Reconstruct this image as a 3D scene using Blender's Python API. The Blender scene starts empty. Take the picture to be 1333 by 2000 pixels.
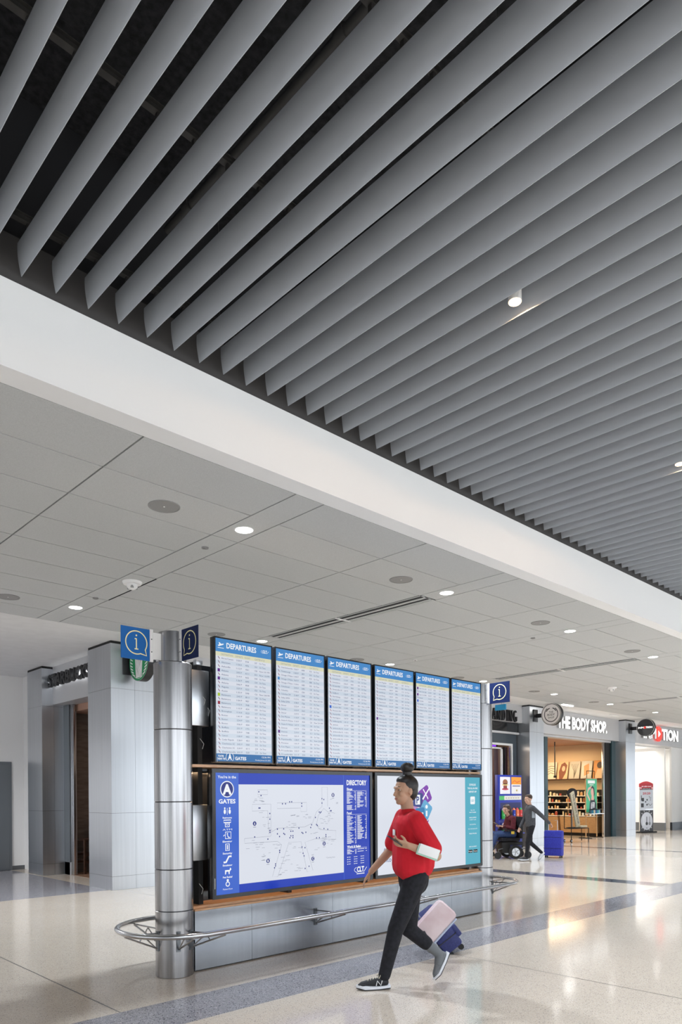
import bpy, bmesh, math, random
from mathutils import Vector, Matrix, Quaternion
random.seed(7)
C = bpy.context.scene.collection
S = bpy.context.scene
PI = math.pi

# ------------------------------------------------------------------ camera
CAM_H = 1.6386
al, pit, rol = math.radians(46.107), math.radians(-0.06), math.radians(-0.4138)
Fv = Vector((math.cos(al)*math.cos(pit), math.sin(al)*math.cos(pit), math.sin(pit)))
Rv = Vector((math.sin(al), -math.cos(al), 0)); Uv = Rv.cross(Fv)
Rr = Rv*math.cos(rol) + Uv*math.sin(rol); Ur = -Rv*math.sin(rol) + Uv*math.cos(rol)
cd = bpy.data.cameras.new('camera'); cam = bpy.data.objects.new('camera', cd); C.objects.link(cam)
cam.matrix_world = Matrix(((Rr.x, Ur.x, -Fv.x, 0), (Rr.y, Ur.y, -Fv.y, 0), (Rr.z, Ur.z, -Fv.z, CAM_H), (0, 0, 0, 1)))
cd.sensor_fit = 'VERTICAL'; cd.sensor_height = 36; cd.lens = 1386.1/2000*36; cd.shift_y = 553.05/2000
cd.clip_start = 0.05; cd.clip_end = 300
S.camera = cam

# ------------------------------------------------------------------ light
w = bpy.data.worlds.new('world'); S.world = w; w.use_nodes = True
wn = w.node_tree.nodes; wn['Background'].inputs[0].default_value = (0.86, 0.93, 1.0, 1); wn['Background'].inputs[1].default_value = 0.95
S.view_settings.view_transform = 'Standard'; S.view_settings.look = 'None'
S.view_settings.gamma = 1.0; S.view_settings.exposure = 0.35
S.view_settings.use_curve_mapping = False

def area_light(name, loc, sx, sy, energy, col, rot=(0, 0, 0), spread=PI):
    d = bpy.data.lights.new(name, 'AREA'); d.shape = 'RECTANGLE'; d.size = sx; d.size_y = sy
    d.energy = energy; d.color = col; d.spread = spread
    o = bpy.data.objects.new(name, d); o.location = loc; o.rotation_euler = rot; C.objects.link(o); return o
# daylight through the window wall behind the camera
area_light('window_daylight', (10, -13.6, 2.9), 44, 4.6, 1050, (0.88, 0.94, 1.0), (PI/2, 0, 0))
area_light('end_fill_light', (46.8, -4.8, 2.3), 4.2, 18, 200, (0.88, 0.94, 1.0), (0, PI/2, 0))  # unseen fill added at the far end to brighten the right piers
area_light('side_fill_light', (-19.6, 6.0, 2.3), 4.2, 20, 260, (0.90, 0.95, 1.0), (0, -PI/2, 0))  # added unseen fill lifting the far left wall and plaster ceiling
# shop ceilings
area_light('cosmetics_shop_light', (23.4, 14.0, 3.35), 3.5, 2.5, 150, (1.0, 0.72, 0.42))
area_light('electronics_shop_light', (29.5, 14.2, 3.38), 5.0, 3.4, 150, (1.0, 0.97, 0.92))
area_light('snack_shop_light', (16.5, 14.0, 3.3), 4.0, 2.5, 120, (1.0, 0.85, 0.7))
area_light('coffee_shop_light', (8.4, 14.0, 3.3), 1.6, 1.6, 16, (1.0, 0.72, 0.5))
area_light('kiosk_lining_fill', (5.87, 5.86, 1.86), 4.4, 0.10, 34, (1.0, 0.66, 0.38), (0, 0, 0))  # no lamp of the kiosk; fill added behind the screens to brighten the lining

# ------------------------------------------------------------------ materials
def mat(name, col, rough=0.5, metal=0.0, emit=None, es=0.0, spec=0.5, coat=0.0):
    m = bpy.data.materials.new(name); m.use_nodes = True
    b = m.node_tree.nodes['Principled BSDF']
    b.inputs['Base Color'].default_value = (*col, 1); b.inputs['Roughness'].default_value = rough
    b.inputs['Metallic'].default_value = metal; b.inputs['Specular IOR Level'].default_value = spec
    b.inputs['Coat Weight'].default_value = coat
    if emit: b.inputs['Emission Color'].default_value = (*emit, 1); b.inputs['Emission Strength'].default_value = es
    return m
def nodes(m): return m.node_tree.nodes, m.node_tree.links, m.node_tree.nodes['Principled BSDF']
def noisy(name, c1, c2, scale, rough=0.5, metal=0.0, bump=0.0, detail=4, stretch=(1, 1, 1), spec=0.5, lo=0.35, hi=0.65):
    m = mat(name, c1, rough, metal, spec=spec); n, l, b = nodes(m)
    tc = n.new('ShaderNodeNewGeometry'); mp = n.new('ShaderNodeMapping'); mp.inputs['Scale'].default_value = stretch
    nz = n.new('ShaderNodeTexNoise'); nz.inputs['Scale'].default_value = scale; nz.inputs['Detail'].default_value = detail
    cr = n.new('ShaderNodeValToRGB'); cr.color_ramp.elements[0].position = lo; cr.color_ramp.elements[1].position = hi
    cr.color_ramp.elements[0].color = (*c1, 1); cr.color_ramp.elements[1].color = (*c2, 1)
    l.new(tc.outputs['Position'], mp.inputs[0]); l.new(mp.outputs[0], nz.inputs['Vector'])
    l.new(nz.outputs['Fac'], cr.inputs[0]); l.new(cr.outputs[0], b.inputs['Base Color'])
    if bump:
        bp = n.new('ShaderNodeBump'); bp.inputs['Strength'].default_value = bump; bp.inputs['Distance'].default_value = 0.01
        l.new(nz.outputs['Fac'], bp.inputs['Height']); l.new(bp.outputs[0], b.inputs['Normal'])
    return m
def terrazzo(name, base, chips, amount, rough=0.13, scale=95):
    m = mat(name, base, rough); n, l, b = nodes(m)
    g = n.new('ShaderNodeNewGeometry')
    col = None
    prev = n.new('ShaderNodeTexNoise'); prev.inputs['Scale'].default_value = 1.3; l.new(g.outputs['Position'], prev.inputs['Vector'])
    cr = n.new('ShaderNodeValToRGB'); cr.color_ramp.elements[0].color = tuple(x*0.94 for x in base)+(1,); cr.color_ramp.elements[1].color = tuple(min(1, x*1.05) for x in base)+(1,)
    l.new(prev.outputs['Fac'], cr.inputs[0]); col = cr.outputs[0]
    for i, (ch, am) in enumerate(zip(chips, amount)):
        v = n.new('ShaderNodeTexVoronoi'); v.inputs['Scale'].default_value = scale*(1+0.35*i)
        mp = n.new('ShaderNodeMapping'); mp.inputs['Location'].default_value = (i*3.1, i*1.7, 0); l.new(g.outputs['Position'], mp.inputs[0]); l.new(mp.outputs[0], v.inputs['Vector'])
        # chips: a random share of the cells
        sep = n.new('ShaderNodeSeparateColor'); l.new(v.outputs['Color'], sep.inputs[0])
        lt = n.new('ShaderNodeMath'); lt.operation = 'LESS_THAN'; lt.inputs[1].default_value = am; l.new(sep.outputs[0], lt.inputs[0])
        d = n.new('ShaderNodeMath'); d.operation = 'LESS_THAN'; d.inputs[1].default_value = 0.45; l.new(v.outputs['Distance'], d.inputs[0])
        mu = n.new('ShaderNodeMath'); mu.operation = 'MULTIPLY'; l.new(lt.outputs[0], mu.inputs[0]); l.new(d.outputs[0], mu.inputs[1])
        mx = n.new('ShaderNodeMix'); mx.data_type = 'RGBA'; l.new(mu.outputs[0], mx.inputs['Factor'])
        l.new(col, mx.inputs[6]); mx.inputs[7].default_value = (*ch, 1); col = mx.outputs[2]
    l.new(col, b.inputs['Base Color'])
    return m
def brushed(name, col, rough, aniso, streak=0.06):
    m = noisy(name, tuple(c*(1-streak) for c in col), tuple(min(1, c*(1+streak)) for c in col), 30, rough, 1.0, stretch=(1, 1, 0.02))
    n, l, b = nodes(m); b.inputs['Anisotropic'].default_value = aniso
    t = n.new('ShaderNodeTangent'); t.direction_type = 'RADIAL'; t.axis = 'Z'; l.new(t.outputs[0], b.inputs['Tangent'])
    return m

M = {}
M['cream'] = terrazzo('cream_terrazzo', (0.60, 0.52, 0.435), [(0.30, 0.27, 0.25), (0.74, 0.69, 0.62), (0.16, 0.15, 0.15)], [0.13, 0.16, 0.035], 0.10, 110)
M['grey_terr'] = terrazzo('grey_terrazzo', (0.30, 0.29, 0.31), [(0.06, 0.06, 0.08), (0.52, 0.50, 0.52), (0.15, 0.15, 0.19)], [0.25, 0.22, 0.2], 0.10, 75)
M['grazing_terr'] = terrazzo('grazing_dark_terrazzo', (0.10, 0.10, 0.12), [(0.02, 0.02, 0.03), (0.3, 0.3, 0.32)], [0.25, 0.15], 0.10, 80)  # floor bands, with their grazing reflection darkness put into the colour
M['joint'] = mat('floor_joint', (0.05, 0.045, 0.04), 0.35)
M['white_paint'] = mat('white_paint', (0.80, 0.81, 0.82), 0.6)
M['gyp'] = noisy('white_plaster', (0.70, 0.70, 0.70), (0.74, 0.74, 0.74), 5, 0.85)
M['tile'] = noisy('acoustic_tile', (0.46, 0.475, 0.48), (0.53, 0.545, 0.55), 160, 0.9, bump=0.05)
M['joint_dark'] = mat('ceiling_joint', (0.06, 0.06, 0.06), 0.8)
M['black'] = mat('black_matte', (0.008, 0.008, 0.009), 0.7)
M['fireproof'] = noisy('black_sprayed_deck', (0.002, 0.002, 0.003), (0.016, 0.017, 0.02), 22, 0.9, bump=0.8, detail=8)
M['plenum'] = mat('dark_plenum_board', (0.010, 0.010, 0.012), 0.8)
M['band'] = mat('dark_grey_channel', (0.055, 0.052, 0.052), 0.55)
M['baffle'] = mat('grey_aluminium_baffle', (0.42, 0.445, 0.485), 0.5, 0.0, spec=0.2)
M['rail'] = mat('suspension_steel', (0.05, 0.048, 0.046), 0.5, 0.4)
M['steel'] = brushed('brushed_steel_panel', (0.58, 0.60, 0.63), 0.32, 0.5, 0.03)
M['steel_col'] = brushed('brushed_steel_column', (0.37, 0.365, 0.37), 0.26, 0.6, 0.18)
M['steel_base'] = brushed('brushed_steel_base', (0.36, 0.385, 0.42), 0.26, 0.4, 0.04)
M['steel_rail'] = mat('satin_steel', (0.56, 0.56, 0.57), 0.25, 1.0)
M['steel_fascia'] = mat('satin_fascia_metal', (0.56, 0.56, 0.57), 0.45, 0.35)
M['steel_dark'] = mat('dark_steel', (0.16, 0.17, 0.18), 0.35, 0.9)
M['bezel'] = mat('screen_bezel', (0.012, 0.014, 0.018), 0.22)
M['gloss_black'] = mat('gloss_black_panel', (0.012, 0.013, 0.016), 0.12)
M['wood'] = noisy('amber_wood', (0.66, 0.36, 0.18), (0.78, 0.47, 0.26), 10, 0.22, stretch=(1, 8, 8))
M['white_plastic'] = mat('white_plastic', (0.8, 0.8, 0.8), 0.35)
M['grille'] = noisy('speaker_grille', (0.22, 0.22, 0.22), (0.30, 0.30, 0.30), 300, 0.7)
M['lamp'] = mat('lamp_lens', (1, 1, 1), 0.4, emit=(1.0, 0.98, 0.95), es=14)
M['lamp_warm'] = mat('warm_lamp_lens', (1, 1, 1), 0.4, emit=(1.0, 0.62, 0.28), es=9)
M['sign_blue'] = mat('sign_blue', (0.008, 0.12, 0.40), 0.5, spec=0.25)
M['sign_navy'] = mat('sign_navy', (0.005, 0.014, 0.07), 0.55, spec=0.2)
M['sign_cream'] = mat('sign_cream_ink', (0.85, 0.78, 0.42), 0.4)
M['white_ink'] = mat('white_ink', (0.85, 0.85, 0.85), 0.5)
M['black_ink'] = mat('black_ink', (0.01, 0.01, 0.012), 0.4)
M['halo'] = mat('lit_white_letters', (1, 1, 1), 0.4, emit=(1, 0.99, 0.97), es=1.5)
M['halo_red'] = mat('lit_red_letter', (0.8, 0.02, 0.02), 0.4, emit=(1, 0.05, 0.03), es=0.8)
def em(name, col, s=1.0):
    m = mat(name, (0.0, 0.0, 0.0), 0.12, emit=col, es=s, spec=0.25); return m
EX = 0.62
M['s_white'] = em('screen_white', (0.86, 0.90, 1.0), EX)
M['s_row'] = em('screen_row_tint', (0.74, 0.83, 0.95), EX)
M['s_cream'] = em('screen_cream', (0.86, 0.86, 0.62), EX)
M['s_head'] = em('screen_header_blue', (0.09, 0.32, 0.72), EX)
M['s_foot'] = em('screen_footer_blue', (0.02, 0.17, 0.46), EX)
M['s_ink'] = em('screen_ink', (0.10, 0.14, 0.30), EX*0.8)
M['s_grey'] = em('screen_grey_ink', (0.42, 0.45, 0.55), EX*0.8)
M['s_text'] = em('screen_white_ink', (0.95, 0.97, 1.0), EX*1.15)
M['s_red'] = em('screen_red', (0.45, 0.05, 0.09), EX*0.8)
M['s_purple'] = em('screen_purple', (0.20, 0.04, 0.36), EX*0.8)
M['s_lime'] = em('screen_lime', (0.55, 0.75, 0.05), EX*0.9)
M['s_mid'] = em('screen_mid_blue', (0.045, 0.15, 0.72), EX)
M['s_deep'] = em('screen_deep_blue', (0.004, 0.045, 0.55), EX)
M['s_deep2'] = em('screen_navy', (0.008, 0.02, 0.24), EX)
M['s_teal'] = em('screen_teal', (0.10, 0.50, 0.66), EX)
M['s_violet'] = em('screen_violet', (0.22, 0.01, 0.45), EX)
M['s_pink'] = em('screen_mauve', (0.55, 0.25, 0.62), EX)
M['s_sky'] = em('screen_sky_blue', (0.12, 0.45, 0.75), EX)
M['s_azure'] = em('screen_azure', (0.01, 0.22, 0.5), EX)
M['s_black'] = em('screen_black', (0.002, 0.002, 0.003), EX)
M['skin'] = mat('skin', (0.50, 0.29, 0.19), 0.5)
M['skin_pale'] = mat('pale_skin', (0.62, 0.38, 0.28), 0.5)
M['hair'] = noisy('black_hair', (0.006, 0.005, 0.005), (0.02, 0.016, 0.014), 90, 0.45, stretch=(1, 1, 0.2))
M['hair_brown'] = noisy('brown_hair', (0.03, 0.016, 0.01), (0.08, 0.045, 0.03), 90, 0.5, stretch=(1, 1, 0.2))
M['red_cloth'] = noisy('red_cotton', (0.52, 0.004, 0.014), (0.66, 0.008, 0.025), 8, 0.85)
M['black_cloth'] = noisy('black_cotton', (0.006, 0.006, 0.009), (0.014, 0.014, 0.02), 30, 0.9)
M['grey_cloth'] = noisy('charcoal_knit', (0.05, 0.055, 0.065), (0.09, 0.095, 0.11), 60, 0.9)
M['sock'] = mat('grey_sock', (0.16, 0.17, 0.18), 0.9)
M['maroon'] = noisy('maroon_fleece', (0.07, 0.005, 0.012), (0.12, 0.012, 0.022), 30, 0.9)
M['denim'] = noisy('blue_denim', (0.02, 0.045, 0.13), (0.04, 0.075, 0.2), 60, 0.85)
M['shoe'] = mat('black_shoe_mesh', (0.012, 0.013, 0.016), 0.6)
M['sole'] = mat('white_foam_sole', (0.72, 0.74, 0.78), 0.6)
M['lace'] = mat('pale_lace', (0.7, 0.65, 0.5), 0.7)
M['eye'] = mat('eye_white', (0.75, 0.72, 0.7), 0.3)
M['iris'] = mat('dark_iris', (0.02, 0.01, 0.008), 0.2)
M['lip'] = mat('lip', (0.35, 0.10, 0.09), 0.5)
M['mint'] = mat('mint_paper', (0.40, 0.62, 0.52), 0.7)
M['navy_case'] = noisy('navy_nylon', (0.018, 0.025, 0.12), (0.03, 0.04, 0.17), 60, 0.6)
M['blue_case'] = noisy('royal_blue_nylon', (0.015, 0.02, 0.30), (0.025, 0.035, 0.40), 40, 0.6)
M['pink_bag'] = noisy('pale_pink_canvas', (0.62, 0.46, 0.48), (0.72, 0.60, 0.62), 5, 0.7)
M['bag_edge'] = mat('pale_blue_piping', (0.45, 0.52, 0.68), 0.6)
M['rubber'] = mat('black_rubber', (0.015, 0.015, 0.016), 0.7)
M['rim'] = mat('alloy_rim', (0.55, 0.57, 0.6), 0.35, 0.8)
M['red_rubber'] = mat('red_shoe', (0.55, 0.04, 0.05), 0.6)
M['teal_frame'] = mat('dark_teal_frame', (0.018, 0.05, 0.06), 0.35)
M['dark_store'] = mat('slate_storefront', (0.03, 0.045, 0.06), 0.3)
M['maroon_frame'] = mat('plum_frame', (0.05, 0.018, 0.025), 0.4)
M['beige_wall'] = mat('beige_shop_wall', (0.72, 0.55, 0.36), 0.8)
M['brown_wall'] = noisy('brown_plank_wall', (0.10, 0.075, 0.06), (0.15, 0.115, 0.095), 4, 0.7, stretch=(1, 1, 6))
M['tan_ceiling'] = mat('tan_ceiling', (0.42, 0.24, 0.17), 0.8)
M['brown_floor'] = mat('brown_floor', (0.25, 0.15, 0.10), 0.3)
M['oak'] = noisy('oak_board', (0.42, 0.26, 0.13), (0.52, 0.34, 0.18), 8, 0.5, stretch=(1, 1, 6))
M['dark_wood'] = noisy('dark_stained_wood', (0.035, 0.016, 0.010), (0.07, 0.033, 0.02), 20, 0.45)
M['white_wall'] = mat('white_wall_paint', (0.78, 0.77, 0.76), 0.6)
M['shop_white'] = mat('shop_white_laminate', (0.86, 0.85, 0.83), 0.3)
M['door_grey'] = mat('grey_door_paint', (0.14, 0.155, 0.17), 0.5)
M['kraft'] = mat('kraft_board', (0.40, 0.36, 0.26), 0.7)
M['royal'] = mat('royal_blue_board', (0.012, 0.03, 0.32), 0.4)
PAL = {}
def pc(r, g, b, rough=0.5):
    k = (round(r, 3), round(g, 3), round(b, 3))
    if k not in PAL: PAL[k] = mat('tint_%02d' % len(PAL), (r, g, b), rough)
    return PAL[k]

# ------------------------------------------------------------------ mesh helpers
class MB:
    def __init__(s): s.v = []; s.f = []; s.m = []; s.mats = []; s.sm = []
    def mi(s, m):
        if m not in s.mats: s.mats.append(m)
        return s.mats.index(m)
    def add(s, vs, fs, m, smooth=False):
        o = len(s.v); s.v += [tuple(v) for v in vs]; k = s.mi(m)
        for f in fs: s.f.append([o+i for i in f]); s.m.append(k); s.sm.append(smooth)
        return s
    def box(s, x0, y0, z0, x1, y1, z1, m, bev=0.0, mtx=None):
        if bev > 0:
            b = bmesh.new(); bmesh.ops.create_cube(b, size=1)
            for v in b.verts: v.co = Vector(((x0+x1)/2+v.co.x*(x1-x0), (y0+y1)/2+v.co.y*(y1-y0), (z0+z1)/2+v.co.z*(z1-z0)))
            bmesh.ops.bevel(b, geom=list(b.edges)+list(b.verts), offset=bev, segments=2, affect='EDGES', profile=0.5)
            b.verts.ensure_lookup_table(); b.verts.index_update()
            vs = [v.co.copy() for v in b.verts]; fs = [[v.index for v in f.verts] for f in b.faces]; b.free()
        else:
            vs = [Vector((x, y, z)) for z in (z0, z1) for y in (y0, y1) for x in (x0, x1)]
            fs = [(0, 2, 3, 1), (4, 5, 7, 6), (0, 1, 5, 4), (1, 3, 7, 5), (3, 2, 6, 7), (2, 0, 4, 6)]
        if mtx: vs = [mtx @ v for v in vs]
        return s.add(vs, fs, m)
    def tube(s, pts, r, m, n=12, closed=False, caps=True):
        pts = [Vector(p) for p in pts]; N = len(pts); rs = r if isinstance(r, (list, tuple)) else [r]*N
        T = []
        for i in range(N):
            a = pts[(i-1) % N] if (closed or i > 0) else pts[i]; b = pts[(i+1) % N] if (closed or i < N-1) else pts[i]
            T.append((b-a).normalized())
        up = Vector((0, 0, 1)) if abs(T[0].z) < 0.9 else Vector((1, 0, 0))
        u = T[0].cross(up).normalized(); vs = []
        for i in range(N):
            u = (u - T[i]*u.dot(T[i])).normalized(); w_ = T[i].cross(u)
            for k in range(n):
                a = 2*PI*k/n; vs.append(pts[i]+(u*math.cos(a)+w_*math.sin(a))*rs[i])
        fs = []
        for i in range(N if closed else N-1):
            j = (i+1) % N
            for k in range(n): fs.append((i*n+k, i*n+(k+1) % n, j*n+(k+1) % n, j*n+k))
        if not closed and caps: fs.append(tuple(range(n-1, -1, -1))); fs.append(tuple((N-1)*n+k for k in range(n)))
        return s.add(vs, fs, m, True)
    def cyl(s, c, r, h, m, n=32, axis='Z', r2=None):
        d = {'X': Vector((1, 0, 0)), 'Y': Vector((0, 1, 0)), 'Z': Vector((0, 0, 1))}[axis] if isinstance(axis, str) else Vector(axis).normalized()
        c = Vector(c); u = d.orthogonal().normalized(); w_ = d.cross(u); r2 = r if r2 is None else r2
        ring = [(u*math.cos(2*PI*k/n)+w_*math.sin(2*PI*k/n)) for k in range(n)]
        s.add([c+q*r for q in ring]+[c+d*h+q*r2 for q in ring], [(k, (k+1) % n, n+(k+1) % n, n+k) for k in range(n)], m, True)
        s.add([c+q*r for q in ring], [tuple(range(n-1, -1, -1))], m); s.add([c+d*h+q*r2 for q in ring], [tuple(range(n))], m)
        return s
    def sphere(s, c, rad, m, n=16, mtx=None):
        rx, ry, rz = rad if isinstance(rad, (tuple, list)) else (rad,)*3
        vs = []; fs = []; h = n//2
        for i in range(h+1):
            t = PI*i/h
            for k in range(n):
                a = 2*PI*k/n; p = Vector((rx*math.sin(t)*math.cos(a), ry*math.sin(t)*math.sin(a), rz*math.cos(t)))
                if mtx: p = mtx @ p
                vs.append(Vector(c)+p)
        for i in range(h):
            for k in range(n): fs.append((i*n+k, (i+1)*n+k, (i+1)*n+(k+1) % n, i*n+(k+1) % n))
        return s.add(vs, fs, m, True)
    def prism(s, prof, d0, d1, m, plane='XZ', smooth=False):   # extrude a closed profile along the third axis
        P = {'XZ': lambda a, b, c: (a, c, b), 'YZ': lambda a, b, c: (c, a, b), 'XY': lambda a, b, c: (a, b, c)}[plane]
        n = len(prof); vs = [P(a, b, d0) for a, b in prof]+[P(a, b, d1) for a, b in prof]
        s.add(vs, [(k, (k+1) % n, n+(k+1) % n, n+k) for k in range(n)], m, smooth)
        s.add(vs, [tuple(range(n-1, -1, -1)), tuple(range(n, 2*n))], m)
        return s
    def build(s, name, parent=None, matrix=None):
        me = bpy.data.meshes.new(name); me.from_pydata([tuple(v) for v in s.v], [], s.f)
        for m in s.mats: me.materials.append(m)
        me.polygons.foreach_set('material_index', s.m); me.polygons.foreach_set('use_smooth', s.sm)
        b = bmesh.new(); b.from_mesh(me); bmesh.ops.remove_doubles(b, verts=b.verts, dist=1e-6); 
        bmesh.ops.recalc_face_normals(b, faces=b.faces); b.to_mesh(me); b.free()
        try: me.set_sharp_from_angle(angle=math.radians(40))
        except Exception: pass
        o = bpy.data.objects.new(name, me); C.objects.link(o)
        if parent: o.parent = parent
        return o

_tc = {}
def tgeo(s, bold=0.0, ext=0.0):
    if 'M' in s: bold = 0.0
    k = (s, bold, ext)
    if k not in _tc:
        c = bpy.data.curves.new('lettering', 'FONT'); c.body = s; c.size = 1; c.offset = bold; c.extrude = ext; c.resolution_u = 2
        o = bpy.data.objects.new('lettering', c); C.objects.link(o)
        dg = bpy.context.evaluated_depsgraph_get(); me = bpy.data.meshes.new_from_object(o.evaluated_get(dg))
        vs = [v.co.copy() for v in me.vertices]; fs = [list(p.vertices) for p in me.polygons]
        bpy.data.objects.remove(o); bpy.data.curves.remove(c); bpy.data.meshes.remove(me)
        x0 = min([v.x for v in vs] or [0]); x1 = max([v.x for v in vs] or [0])
        _tc[k] = (vs, fs, x0, x1)
    return _tc[k]

class Panel(MB):
    """flat artwork on a real surface: origin, right, up; layers step off the surface"""
    def __init__(s, O, ux, uy, step=0.0006):
        super().__init__(); s.O = Vector(O); s.ux = Vector(ux).normalized(); s.uy = Vector(uy).normalized(); s.n = s.ux.cross(s.uy); s.st = step
    def P(s, x, y, l=0): return s.O+s.ux*x+s.uy*y+s.n*(l*s.st)
    def poly(s, pts, m, l=1): return s.add([s.P(x, y, l) for x, y in pts], [tuple(range(len(pts)))], m)
    def rect(s, x0, y0, x1, y1, m, l=1): return s.poly([(x0, y0), (x1, y0), (x1, y1), (x0, y1)], m, l)
    def disc(s, x, y, r, m, l=1, n=28, ry=None): return s.poly([(x+r*math.cos(2*PI*k/n), y+(ry or r)*math.sin(2*PI*k/n)) for k in range(n)], m, l)
    def stroke(s, pts, wd, m, l=1, closed=False):
        N = len(pts); L = []; R = []
        for i in range(N):
            a = Vector(pts[(i-1) % N] if (closed or i) else pts[i]); b = Vector(pts[(i+1) % N] if (closed or i < N-1) else pts[i])
            t = (b-a).normalized(); nn = Vector((-t.y, t.x)); p = Vector(pts[i]); L.append(p+nn*wd/2); R.append(p-nn*wd/2)
        vs = [s.P(p.x, p.y, l) for p in L+R]; fs = []
        for i in range(N if closed else N-1): j = (i+1) % N; fs.append((i, j, N+j, N+i))
        return s.add(vs, fs, m)
    def ring(s, x, y, r, wd, m, l=1, a0=0, a1=2*PI, n=36):
        full = abs(a1-a0-2*PI) < 1e-6; k = n if full else n+1
        return s.stroke([(x+r*math.cos(a0+(a1-a0)*i/n), y+r*math.sin(a0+(a1-a0)*i/n)) for i in range(k)], wd, m, l, full)
    def text(s, t, x, y, h, m, l=2, align='L', width=None, bold=0.0, ext=0.0, rot=0.0):
        vs, fs, x0, x1 = tgeo(t, bold, ext)
        sc = h/0.70; sx = sc if width is None else width/max(1e-6, (x1-x0))
        W = (x1-x0)*sx; dx = {'L': 0, 'C': -W/2, 'R': -W}[align]
        c_, s_ = math.cos(rot), math.sin(rot); out = []
        for v in vs:
            px = (v.x-x0)*sx+dx; py = v.y*sc
            q = s.P(x+px*c_-py*s_, y+px*s_+py*c_, l)+s.n*((v.z+ext)*1.0)
            out.append(q)
        return s.add(out, fs, m)

def empty(name, loc, rz=0.0):
    o = bpy.data.objects.new(name, None); C.objects.link(o); o.location = loc; o.rotation_euler = (0, 0, rz); o.empty_display_size = 0.1; return o
def tag(o, label=None, cat=None, group=None, kind=None):
    if label: o['label'] = label
    if cat: o['category'] = cat
    if group: o['group'] = group
    if kind: o['kind'] = kind
    return o
def struct(mb, name, label=None):
    o = mb.build(name); o['kind'] = 'structure'
    if label: o['label'] = label
    return o
def kids(o): return [c for c in bpy.data.objects if c.parent == o]
def dup(root, loc, rz=None):
    r = root.copy(); C.objects.link(r); r.location = loc
    if rz is not None: r.rotation_euler = (0, 0, rz)
    for ch in kids(root):
        c = ch.copy(); C.objects.link(c); c.parent = r
        for g in kids(ch):
            d = g.copy(); C.objects.link(d); d.parent = c
    return r
ORD = ['first', 'second', 'third', 'fourth', 'fifth', 'sixth', 'seventh', 'eighth', 'ninth', 'tenth', 'eleventh', 'twelfth']

# ------------------------------------------------------------------ floor
ZC = 4.341
xs = [-22]; mj = []
jx = [2.51-3.33*k for k in range(1, 8)][::-1]+[2.51+3.33*k for k in range(0, 14)]
marks = set()
for x in jx: marks |= {round(x-0.0055, 4), round(x+0.0055, 4)}
marks |= {-22.0, 48.0, 12.55, 13.0, 20.0, 20.28, 5.66}
X = sorted(marks)
ys = sorted({-14.0, 4.46, 5.04, 8.265, 8.271, 9.69, 9.696, 11.72, 22.0, -2.4, -2.394})
fb = MB()
for i in range(len(X)-1):
    for j in range(len(ys)-1):
        x0, x1, y0, y1 = X[i], X[i+1], ys[j], ys[j+1]; cx, cy = (x0+x1)/2, (y0+y1)/2
        m = M['cream']
        if any(abs(cx-q) < 0.005 for q in jx): m = M['joint']
        elif y1-y0 < 0.01: m = M['joint']
        elif 4.46 < cy < 5.04: m = M['grey_terr']
        elif 5.04 < cy < 11.72 and (12.55 < cx < 13.0 or 20.0 < cx < 20.28): m = M['grazing_terr']
        elif cy > 11.72 and cx < 5.66: m = M['grey_terr']
        if 4.46 < cy < 5.04 and m is M['joint']: m = M['grey_terr']
        fb.add([(x0, y0, 0), (x1, y0, 0), (x1, y1, 0), (x0, y1, 0)], [(0, 1, 2, 3)], m)
struct(fb, 'floor', 'polished cream terrazzo floor with a speckled grey border strip')

# ------------------------------------------------------------------ tile ceiling
P0 = 3.345; SX = 4.148      # strip left edges: SX + P0*k
cb = MB(); G = 0.0075
rows = [4.864]+[5.54+0.689*k for k in range(0, 8)]+[10.95]
def slab(x0, x1, y0, y1, m='tile'): cb.box(x0+G, y0+G, ZC, x1-G, y1-G, ZC+0.02, M[m])
for k in range(-7, 13):
    a = SX+P0*k; b = a+0.34; c = b+1.503; d = a+P0
    for j in range(len(rows)-1):
        slab(b, c, rows[j], rows[j+1]); slab(c, d, rows[j], rows[j+1])
    if k % 2 == 1: segs = [4.864, 6.20, 9.57, 10.95]
    else: segs = [4.864, 6.225, 7.96, 9.28, 10.95]
    for j in range(len(segs)-1):
        if k % 2 == 1 and j == 1: continue
        slab(a, b, segs[j], segs[j+1])
ceil = struct(cb, 'ceiling', 'suspended ceiling of grey acoustic tiles with narrow service strips')
gb = MB(); gb.box(-20, 4.864, ZC+0.025, 46, 10.95, ZC+0.05, M['joint_dark']); struct(gb, 'ceiling_2')
gb = MB(); gb.box(-20, 10.955, ZC, 46, 22, ZC+0.03, M['gyp']); struct(gb, 'ceiling_3', 'smooth white plaster ceiling in front of the shops')
# bulkhead
gb = MB(); gb.prism([(4.66, ZC), (4.862, ZC), (4.862, ZC+0.06), (4.70, ZC+0.06), (4.70, 4.90), (4.66, 4.90)], -20, 46, M['white_paint'], 'YZ'); struct(gb, 'wall_bulkhead', 'tall white bulkhead between baffles and tiles')
gb = MB(); gb.prism([(4.672, 4.90), (4.72, 4.90), (4.72, 5.20), (4.672, 5.20)], -20, 46, M['band'], 'YZ'); struct(gb, 'trim_1', 'dark grey channel above the white bulkhead')
gb = MB(); gb.box(-20, 4.74, 5.16, 46, 4.80, 6.18, M['plenum']); struct(gb, 'wall_plenum')
gb = MB(); gb.box(-20, -14, 6.18, 46, 4.80, 6.25, M['fireproof']); struct(gb, 'ceiling_4', 'black sprayed deck above the baffles')
gb = MB(); gb.box(-20, 4.80, ZC+0.08, 46, 22, ZC+0.14, M['plenum']); struct(gb, 'ceiling_light_block')  # unseen cover added over the tiles to keep light from leaking in
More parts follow.
